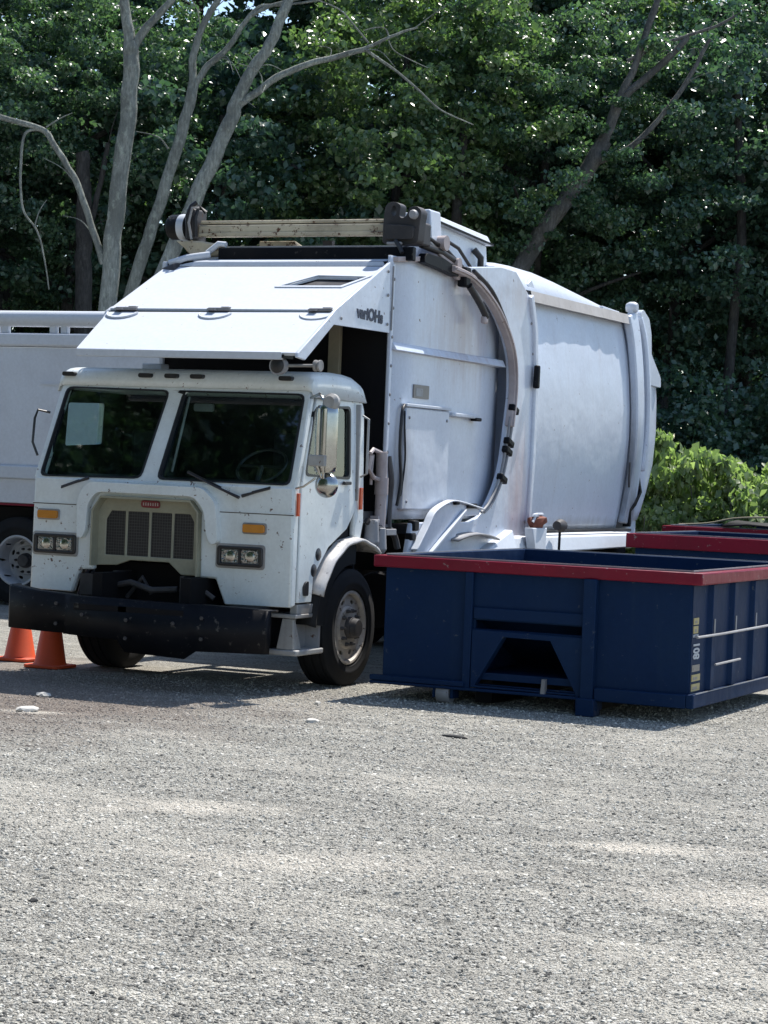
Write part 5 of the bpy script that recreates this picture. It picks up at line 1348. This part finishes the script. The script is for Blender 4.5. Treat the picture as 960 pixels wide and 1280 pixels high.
def bezier_trunk(mb, pts, r0, r1, n=10, wob=0.0):
    c = catmull(pts, 6)
    k = len(c)
    rs = [(r0 + (r1 - r0) * (i / (k - 1)) ** 0.8) * (1 + wob * math.sin(i * 1.7)) for i in range(k)]
    if wob:
        c = [p + Vector((math.sin(i * 1.13 + r0 * 90), math.cos(i * 1.7), math.sin(i * 0.9 + r0 * 50))) * rs[i] * 0.09 for i, p in enumerate(c)]
    return mb.tube(c, rs, n)

# u, depth, height of crown centre, crown variant, scale, rotation, dark look
KIND = {0: ('dense dark tree', 'dark-leaved'), 1: ('bushy green tree', 'mid green'), 2: ('broad dark tree', 'dark broad'), 3: ('tall green tree', 'tall green')}
TREELAB = ['dense dark front tree above the white truck body', 'bushy green front tree between the pale trunks', 'broad dark front tree left over the cab', 'tall front tree over the fork head', 'bushy front tree over the drum', 'dense dark front tree at the right edge', 'broad dark tree just past the right edge', 'tall green tree well past the right edge', 'tall green front tree past the left edge',
 'bushy tall second-row tree at the upper left', 'dense high second-row tree above the long bare limb', 'broad high second-row tree above the picture centre', 'tall second-row tree above the leaning trunk', 'bushy high second-row tree at the upper right', 'dense second-row tree past the right edge', 'broad second-row tree past the left edge', 'dense second-row tree far past the left edge', 'bushy second-row tree far past the right edge',
 'broad low back tree behind the left pale trunks', 'tall low back tree behind the limb', 'dense low back tree behind the fork head', 'bushy low back tree behind the leaning trunk', 'broad low back tree at the right', 'tall low back tree past the right edge', 'bushy low back tree past the left edge']
ROW = [
    (-8.5, 36.0, 6.8, 0, 1.0), (-5.6, 37.5, 7.4, 1, 1.0), (-3.0, 38.0, 6.6, 2, 1.0), (-0.4, 37.4, 7.6, 3, 1.0), (2.0, 38.4, 7.2, 1, 1.05), (4.6, 39.8, 7.2, 0, 1.1), (7.4, 40.0, 6.8, 2, 1.05), (10.2, 40.0, 6.8, 3, 1.0), (-11.6, 37.0, 6.6, 3, 1.0),
    (-7.0, 41.5, 10.4, 1, 1.1), (-3.6, 42.0, 10.8, 0, 1.15), (0.0, 42.5, 11.0, 2, 1.15), (3.4, 42.4, 10.6, 3, 1.1), (6.6, 43.0, 10.2, 1, 1.15), (10.4, 43.0, 10.4, 0, 1.15), (-10.8, 42.0, 10.2, 2, 1.1), (-14.5, 42, 9.8, 0, 1.1), (14.2, 42.5, 10, 1, 1.1),
    (-9.0, 47.5, 7.0, 2, 1.25), (-4.8, 48.0, 6.4, 3, 1.25), (-0.6, 48.5, 6.8, 0, 1.25), (3.6, 48.0, 6.2, 1, 1.25), (7.8, 48.5, 6.8, 2, 1.25), (12.4, 48.0, 6.6, 3, 1.25), (-13.5, 48, 7, 1, 1.25),
]
for i, (u, d, zc_, kd, sc) in enumerate(ROW):
    nm = ('leafy_tree',)[0]
    place = 'front row' if d < 40 else ('second row' if d < 45 else 'deep in the wood')
    side_ = 'far left' if u < -7 else 'left of centre' if u < -2 else 'centre' if u < 2.5 else 'right of centre' if u < 6 else 'far right'
    t = thing(nm, TREELAB[i] + ' of the wood behind the trucks', 'tree', W(u, d), 'leafy trees of the wood')
    mb = MB()
    b0 = W(u, d)
    lx = random.uniform(-0.5, 0.5)
    top = b0 + Vector((lx, 0.2, zc_ + 1.2 * sc))
    bezier_trunk(mb, [b0, b0 + Vector((lx * 0.2, 0, zc_ * 0.35)), b0 + Vector((lx * 0.7, 0.1, zc_ * 0.7)), top], 0.20 * sc, 0.05, 8)
    for k in range(6):
        z0_ = zc_ * (0.55 + 0.08 * k)
        a = k * 2.4 + i
        s_ = b0 + Vector((lx * 0.6, 0.08, z0_))
        e_ = s_ + Vector((math.cos(a) * 1.9, math.sin(a) * 1.9, 0.9))
        bezier_trunk(mb, [s_, (s_ + e_) / 2 + Vector((0, 0, 0.1)), e_], 0.07, 0.02, 6)
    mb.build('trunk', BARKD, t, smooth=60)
    place_mesh('crown', CROWNS[kd], t, (lx * 0.7, 0.1, zc_), i * 1.9, (sc, sc, sc))
# tall trees across the yard behind the viewer: they show only as reflections in glass and chrome
for i, (u, d, kd, sc) in enumerate(((-18.5, 3.5, 0, 2.3), (-22.5, 7.0, 1, 2.5), (-27.0, 12.0, 2, 2.6), (-15.0, -2.0, 3, 2.4), (-27.5, 3.0, 2, 2.8), (-33, 14, 0, 2.8))):
    t = thing('leafy_tree', 'tall tree across the yard, mirrored in the windscreen, ' + ['left of centre', 'centre left', 'centre', 'centre right', 'far left', 'far right'][i], 'tree', W(u, d), 'tall trees across the yard')
    b0 = W(u, d)
    mb = MB()
    bezier_trunk(mb, [b0, b0 + Vector((0.1, 0, 6)), b0 + Vector((0, 0.2, 12)), b0 + Vector((0.2, 0, 17))], 0.4, 0.1, 8)
    mb.build('trunk', BARKD, t, smooth=60)
    place_mesh('crown', CROWNS[kd], t, (0, 0, 16.5), i * 1.4, (sc * 0.9, sc * 0.9, sc))
    place_mesh('crown', CROWNS[(kd + 1) % 4], t, (0.5, 0.5, 7.5), i * 2.4, (sc * 0.9, sc * 0.9, sc))
# undergrowth at the wood's edge
UND = [(-9.4, 34.4, 0, 1.0), (-6.9, 35.2, 1, 1.1), (-4.6, 35.6, 0, 0.9), (-2.2, 36.0, 0, 1.1), (0.3, 36.2, 1, 1.0), (2.3, 36.4, 0, 1.1), (4.7, 37.4, 0, 1.15), (6.9, 36.6, 0, 1.1), (9.4, 36.0, 1, 1.1), (-12, 35, 1, 1.1)]
for i, (u, d, kd, sc) in enumerate(UND):
    t = thing('understorey_bush', ('shaded dark' if kd == 0 else 'shaded mid green') + f' bush under the trees, {["behind the left truck","at the left behind the bare trunks","beside the bare grey trunks","behind the canopy roof","behind the fork head","behind the drum roof","above the sunlit shrubs","right of the sunlit shrubs","at the far right","beyond the left edge"][i]}', 'bush', W(u, d), 'shaded bushes under the trees')
    b0 = W(u, d)
    mb = MB()
    for k in range(5):
        a = k * 1.3 + i
        bezier_trunk(mb, [b0, b0 + Vector((math.cos(a) * 0.4, math.sin(a) * 0.4, 1.0)), b0 + Vector((math.cos(a) * 0.9, math.sin(a) * 0.9, 2.2 * sc))], 0.035, 0.01, 5)
    mb.build('stems', BARKD, t)
    place_mesh('foliage', LOW[kd], t, (0, 0, 0), i * 2.1, (sc, sc, sc))
# far-off wood that closes the view
cl = []
r2 = np.random.default_rng(5)
for k in range(900):
    p = W(r2.uniform(-26, 26), r2.uniform(52, 57))
    cl.append((p.x, p.y, r2.uniform(0.5, 15.5), r2.uniform(0.7, 1.3)))
for k in range(420):
    p = W(r2.uniform(-24, 24), r2.uniform(50, 54))
    cl.append((p.x, p.y, r2.uniform(0.3, 7.0), r2.uniform(0.7, 1.3)))
fm_ = leaf_mesh('distant_wood', np.array(cl), 70, 0.34, LEAF, 9)
fo = bpy.data.objects.new('distant_wood', fm_); COL.objects.link(fo); fo['kind'] = 'stuff'

# bare grey trunks in front of the wood
def UZ(d):
    return lambda u, z, dd=0.0: W(u, d + dd, z)
def pix(d):
    """points on the upright plane at depth d, from measured bearings"""
    k = d / 2850.0
    def f(px, py, dd=0.0):
        x = px - 480; y = py - 587.2 - 0.04 * (px - 480)
        return W(x * k * 1.0 + 0.0, d + dd, 1.994 - y * k)
    return f
def bare_tree(name, label, base_px, d, limbs, mat, group='bare grey trunks at the edge of the wood', label_parts=None):
    f = pix(d)
    b0 = f(*base_px); b0.z = 0
    t = thing(name, label, 'tree', b0, group)
    for j, (nm, pts, r0, r1) in enumerate(limbs):
        P_ = [f(*p) for p in pts]   # (bearing x, bearing y) on the tree's own upright plane
        if j == 0:
            dv = P_[0] - P_[1]
            P_ = [P_[0] + dv * (P_[0].z / max(0.4, -dv.z)) * 0.9] + P_
            P_[0].z = 0.0
        mb = MB()
        r0 *= 0.76; r1 *= 0.76
        bezier_trunk(mb, P_, r0, r1, 14 if r0 > 0.08 else 7, 0.025)
        mb.build(nm, mat, t, smooth=60)
        if nm == 'branch' and r0 > 0.03:
            tr_ = random.Random(len(name) + j * 7 + int(base_px[0]))
            for k in range(3):
                i_ = tr_.randrange(1, len(P_))
                s_ = P_[i_ - 1].lerp(P_[i_], tr_.random())
                dr_ = (P_[i_] - P_[i_ - 1]).normalized()
                sd = Vector((tr_.uniform(-1, 1), tr_.uniform(-0.6, 0.6), tr_.uniform(-0.7, 1))).normalized()
                ln_ = tr_.uniform(0.35, 0.9)
                e1 = s_ + (dr_ * 0.5 + sd * 0.6) * ln_ * 0.5
                e2 = e1 + (dr_ * 0.2 + sd * 0.8 + Vector((0, 0, -0.25))) * ln_ * 0.6
                bezier_trunk(MB_ := MB(), [s_, e1, e2], 0.012, 0.004, 5, 0.05)
                MB_.build('twig', mat, t, smooth=60)
    return t
bare_tree('bare_tree', 'straight grey trunk that forks high up, leftmost of the pale trunks', (122, 390), 33.4, [
    ('trunk', [(125, 375), (131, 260), (141, 150), (143, 80), (141, 58)], 0.19, 0.15),
    ('branch', [(142, 66), (136, 30), (128, -20), (124, -90)], 0.13, 0.07),
    ('branch', [(143, 62), (165, 30), (195, -4), (230, -60)], 0.10, 0.05),
    ('branch', [(118, 330), (100, 280), (82, 232), (66, 205), (48, 178), (36, 163), (0, 152), (-40, 140)], 0.07, 0.055),
    ('dead_twig', [(36, 163), (14, 168), (10, 215), (15, 262), (34, 290), (44, 325), (51, 362)], 0.035, 0.012),
    ('dead_twig', [(30, 284), (35, 265), (44, 250)], 0.015, 0.006),
    ('dead_twig', [(40, 160), (55, 150), (72, 142)], 0.018, 0.006)], BARK)
bare_tree('bare_tree', 'slim grey trunk leaning right, middle one of the pale trunks', (150, 380), 33.8, [
    ('trunk', [(152, 372), (175, 290), (196, 215), (213, 150), (222, 105)], 0.135, 0.105),
    ('branch', [(221, 110), (220, 70), (232, 30), (252, -5), (280, -60)], 0.085, 0.05),
    ('branch', [(222, 108), (240, 82), (262, 62), (282, 30), (298, 16), (335, 3), (400, -10)], 0.075, 0.03),
    ('branch', [(284, 26), (300, 10), (330, 8), (372, 2), (392, -6)], 0.035, 0.02),
    ('dead_twig', [(193, 187), (180, 172), (152, 165)], 0.022, 0.008)], BARK)
bare_tree('bare_tree', 'grey trunk with a long bare limb reaching right over the truck', (190, 360), 33.2, [
    ('trunk', [(190, 350), (215, 285), (243, 215), (268, 155), (276, 128)], 0.165, 0.135),
    ('branch', [(274, 135), (290, 95), (312, 62), (325, 30), (338, -10), (350, -70)], 0.125, 0.09),
    ('branch', [(277, 132), (296, 120), (325, 98), (362, 82), (400, 72), (432, 63)], 0.085, 0.052),
    ('branch', [(430, 64), (455, 52), (478, 42), (498, 36)], 0.042, 0.018),
    ('branch', [(434, 64), (470, 88), (500, 112), (530, 138), (572, 157)], 0.035, 0.010),
    ('dead_twig', [(437, 55), (420, 35), (400, 14), (372, 2)], 0.020, 0.012),
    ('dead_twig', [(463, 50), (458, 38), (446, 36), (430, 40)], 0.018, 0.009),
    ('dead_twig', [(462, 52), (470, 65), (490, 76), (512, 86)], 0.014, 0.006)], BARK)
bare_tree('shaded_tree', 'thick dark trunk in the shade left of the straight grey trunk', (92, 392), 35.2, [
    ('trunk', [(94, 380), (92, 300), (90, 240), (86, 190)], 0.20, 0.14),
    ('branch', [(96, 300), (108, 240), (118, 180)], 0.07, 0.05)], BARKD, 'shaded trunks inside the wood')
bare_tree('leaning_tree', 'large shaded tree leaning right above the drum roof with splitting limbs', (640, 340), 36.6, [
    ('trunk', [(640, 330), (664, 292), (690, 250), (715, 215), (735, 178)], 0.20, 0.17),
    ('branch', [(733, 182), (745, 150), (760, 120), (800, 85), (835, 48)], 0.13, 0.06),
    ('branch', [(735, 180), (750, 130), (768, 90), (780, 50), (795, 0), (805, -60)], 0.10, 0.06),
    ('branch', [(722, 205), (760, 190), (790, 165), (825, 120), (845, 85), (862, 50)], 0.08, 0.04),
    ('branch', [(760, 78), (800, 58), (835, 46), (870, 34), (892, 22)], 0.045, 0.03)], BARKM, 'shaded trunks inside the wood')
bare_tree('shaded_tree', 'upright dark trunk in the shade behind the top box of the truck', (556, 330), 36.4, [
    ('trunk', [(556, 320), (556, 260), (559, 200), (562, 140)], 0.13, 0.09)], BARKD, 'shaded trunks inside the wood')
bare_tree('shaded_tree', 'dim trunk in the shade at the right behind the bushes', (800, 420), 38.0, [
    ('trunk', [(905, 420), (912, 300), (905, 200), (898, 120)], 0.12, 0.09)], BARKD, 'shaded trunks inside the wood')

# sunlit shrubs right of the drum
SHR = []
for i in range(2):
    cl = crown_clumps(130 + i, 85, 1.15, 0.95, 0.85, 0.35, (0.16, 0.34))
    cl[:, 2] += 0.9
    cl = cl[cl[:, 2] > 0.1]
    SHR.append(leaf_mesh('foliage', cl, 95, 0.11, LEAFS, 150 + i, flat=0.5, up=0.75))
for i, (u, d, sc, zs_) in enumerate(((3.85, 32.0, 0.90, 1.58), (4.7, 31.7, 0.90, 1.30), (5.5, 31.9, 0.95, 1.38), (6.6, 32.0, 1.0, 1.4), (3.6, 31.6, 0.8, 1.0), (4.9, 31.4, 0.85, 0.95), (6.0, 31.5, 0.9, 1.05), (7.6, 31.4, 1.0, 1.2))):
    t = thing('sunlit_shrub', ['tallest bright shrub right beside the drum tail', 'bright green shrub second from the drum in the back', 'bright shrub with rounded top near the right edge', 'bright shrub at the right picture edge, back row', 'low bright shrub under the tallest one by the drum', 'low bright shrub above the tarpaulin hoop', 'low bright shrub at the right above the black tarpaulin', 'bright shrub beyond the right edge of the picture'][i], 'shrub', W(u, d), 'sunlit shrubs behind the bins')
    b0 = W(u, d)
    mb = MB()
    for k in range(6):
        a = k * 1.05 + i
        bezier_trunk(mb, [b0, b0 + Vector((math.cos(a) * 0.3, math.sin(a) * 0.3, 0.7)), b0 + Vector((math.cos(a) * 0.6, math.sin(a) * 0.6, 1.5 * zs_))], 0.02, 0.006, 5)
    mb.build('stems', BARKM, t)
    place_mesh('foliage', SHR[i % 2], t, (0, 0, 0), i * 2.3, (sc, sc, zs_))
# ------------------------------------------------------------------ loose gravel over the yard (uncountable)
ORG = Vector((0, 0, 0))
def gravel_field():
    r = np.random.default_rng(3)
    n = 500000
    # denser towards the camera's end of the yard, where single stones show
    t = r.random(n)
    d = 7.3 + 14.0 * t ** 1.3
    u = (r.random(n) * 2 - 1) * (0.20 * d + 3.6)
    me = bpy.data.meshes.new('gravel')
    x = CAM_POS.x + RH.x * u + FH.x * d
    y = CAM_POS.y + RH.y * u + FH.y * d
    co = np.column_stack([x, y, np.full(n, 0.001)])
    me.vertices.add(n); me.vertices.foreach_set('co', co.reshape(-1)); me.update()
    o = bpy.data.objects.new('gravel', me); COL.objects.link(o); o['kind'] = 'stuff'
    st = []
    for k in range(3):
        bm = bmesh.new(); bmesh.ops.create_icosphere(bm, subdivisions=1, radius=1)
        rr_ = random.Random(k)
        for v in bm.verts:
            q = 0.75 + 0.4 * rr_.random()
            v.co = Vector((v.co.x * q, v.co.y * q * 0.8, v.co.z * q * 0.55))
        m_ = bpy.data.meshes.new('pebble'); bm.to_mesh(m_); bm.free(); m_.materials.append(PEBBLE)
        st.append(m_)
    ng = bpy.data.node_groups.new('scatter', 'GeometryNodeTree')
    ng.interface.new_socket('Geometry', in_out='INPUT', socket_type='NodeSocketGeometry')
    ng.interface.new_socket('Geometry', in_out='OUTPUT', socket_type='NodeSocketGeometry')
    gi_ = ng.nodes.new('NodeGroupInput'); go = ng.nodes.new('NodeGroupOutput')
    m2p = ng.nodes.new('GeometryNodeMeshToPoints')
    ip = ng.nodes.new('GeometryNodeInstanceOnPoints')
    ico = ng.nodes.new('GeometryNodeMeshIcoSphere'); ico.inputs['Radius'].default_value = 1.0; ico.inputs['Subdivisions'].default_value = 1
    sp = ng.nodes.new('GeometryNodeSetPosition')
    nz = ng.nodes.new('ShaderNodeTexNoise'); nz.inputs['Scale'].default_value = 1.6
    sub = ng.nodes.new('ShaderNodeVectorMath'); sub.operation = 'SUBTRACT'; sub.inputs[1].default_value = (0.5, 0.5, 0.5)
    ng.links.new(nz.outputs['Color'], sub.inputs[0]); ng.links.new(sub.outputs[0], sp.inputs['Offset'])
    sm = ng.nodes.new('GeometryNodeSetMaterial'); sm.inputs['Material'].default_value = PEBBLE
    rs = ng.nodes.new('FunctionNodeRandomValue'); rs.data_type = 'FLOAT_VECTOR'
    rs.inputs[0].default_value = (0.004, 0.004, 0.003); rs.inputs[1].default_value = (0.013, 0.011, 0.008)
    rr = ng.nodes.new('FunctionNodeRandomValue'); rr.data_type = 'FLOAT_VECTOR'
    rr.inputs[0].default_value = (-0.3, -0.3, 0); rr.inputs[1].default_value = (0.3, 0.3, 6.28)
    rr.inputs['Seed'].default_value = 5
    ng.links.new(gi_.outputs[0], m2p.inputs['Mesh'])
    ng.links.new(m2p.outputs[0], ip.inputs['Points'])
    ng.links.new(ico.outputs[0], sp.inputs['Geometry']); ng.links.new(sp.outputs[0], sm.inputs['Geometry'])
    ng.links.new(sm.outputs[0], ip.inputs['Instance'])
    pw = ng.nodes.new('FunctionNodeRandomValue'); pw.data_type = 'FLOAT'; pw.inputs['Seed'].default_value = 9
    po = ng.nodes.new('ShaderNodeMath'); po.operation = 'POWER'; po.inputs[1].default_value = 7
    ma = ng.nodes.new('ShaderNodeMath'); ma.operation = 'MULTIPLY_ADD'; ma.inputs[1].default_value = 1.2; ma.inputs[2].default_value = 0.38
    vs_ = ng.nodes.new('ShaderNodeVectorMath'); vs_.operation = 'SCALE'
    ng.links.new([q for q in pw.outputs if q.type == 'VALUE' and q.enabled][0], po.inputs[0]); ng.links.new(po.outputs[0], ma.inputs[0])
    ng.links.new(rs.outputs[0], vs_.inputs[0]); ng.links.new(ma.outputs[0], vs_.inputs['Scale'])
    ng.links.new(vs_.outputs[0], ip.inputs['Scale']); ng.links.new(rr.outputs[0], ip.inputs['Rotation'])
    ng.links.new(ip.outputs[0], go.inputs[0])
    md = o.modifiers.new('scatter', 'NODES'); md.node_group = ng
    return o
gravel_field()
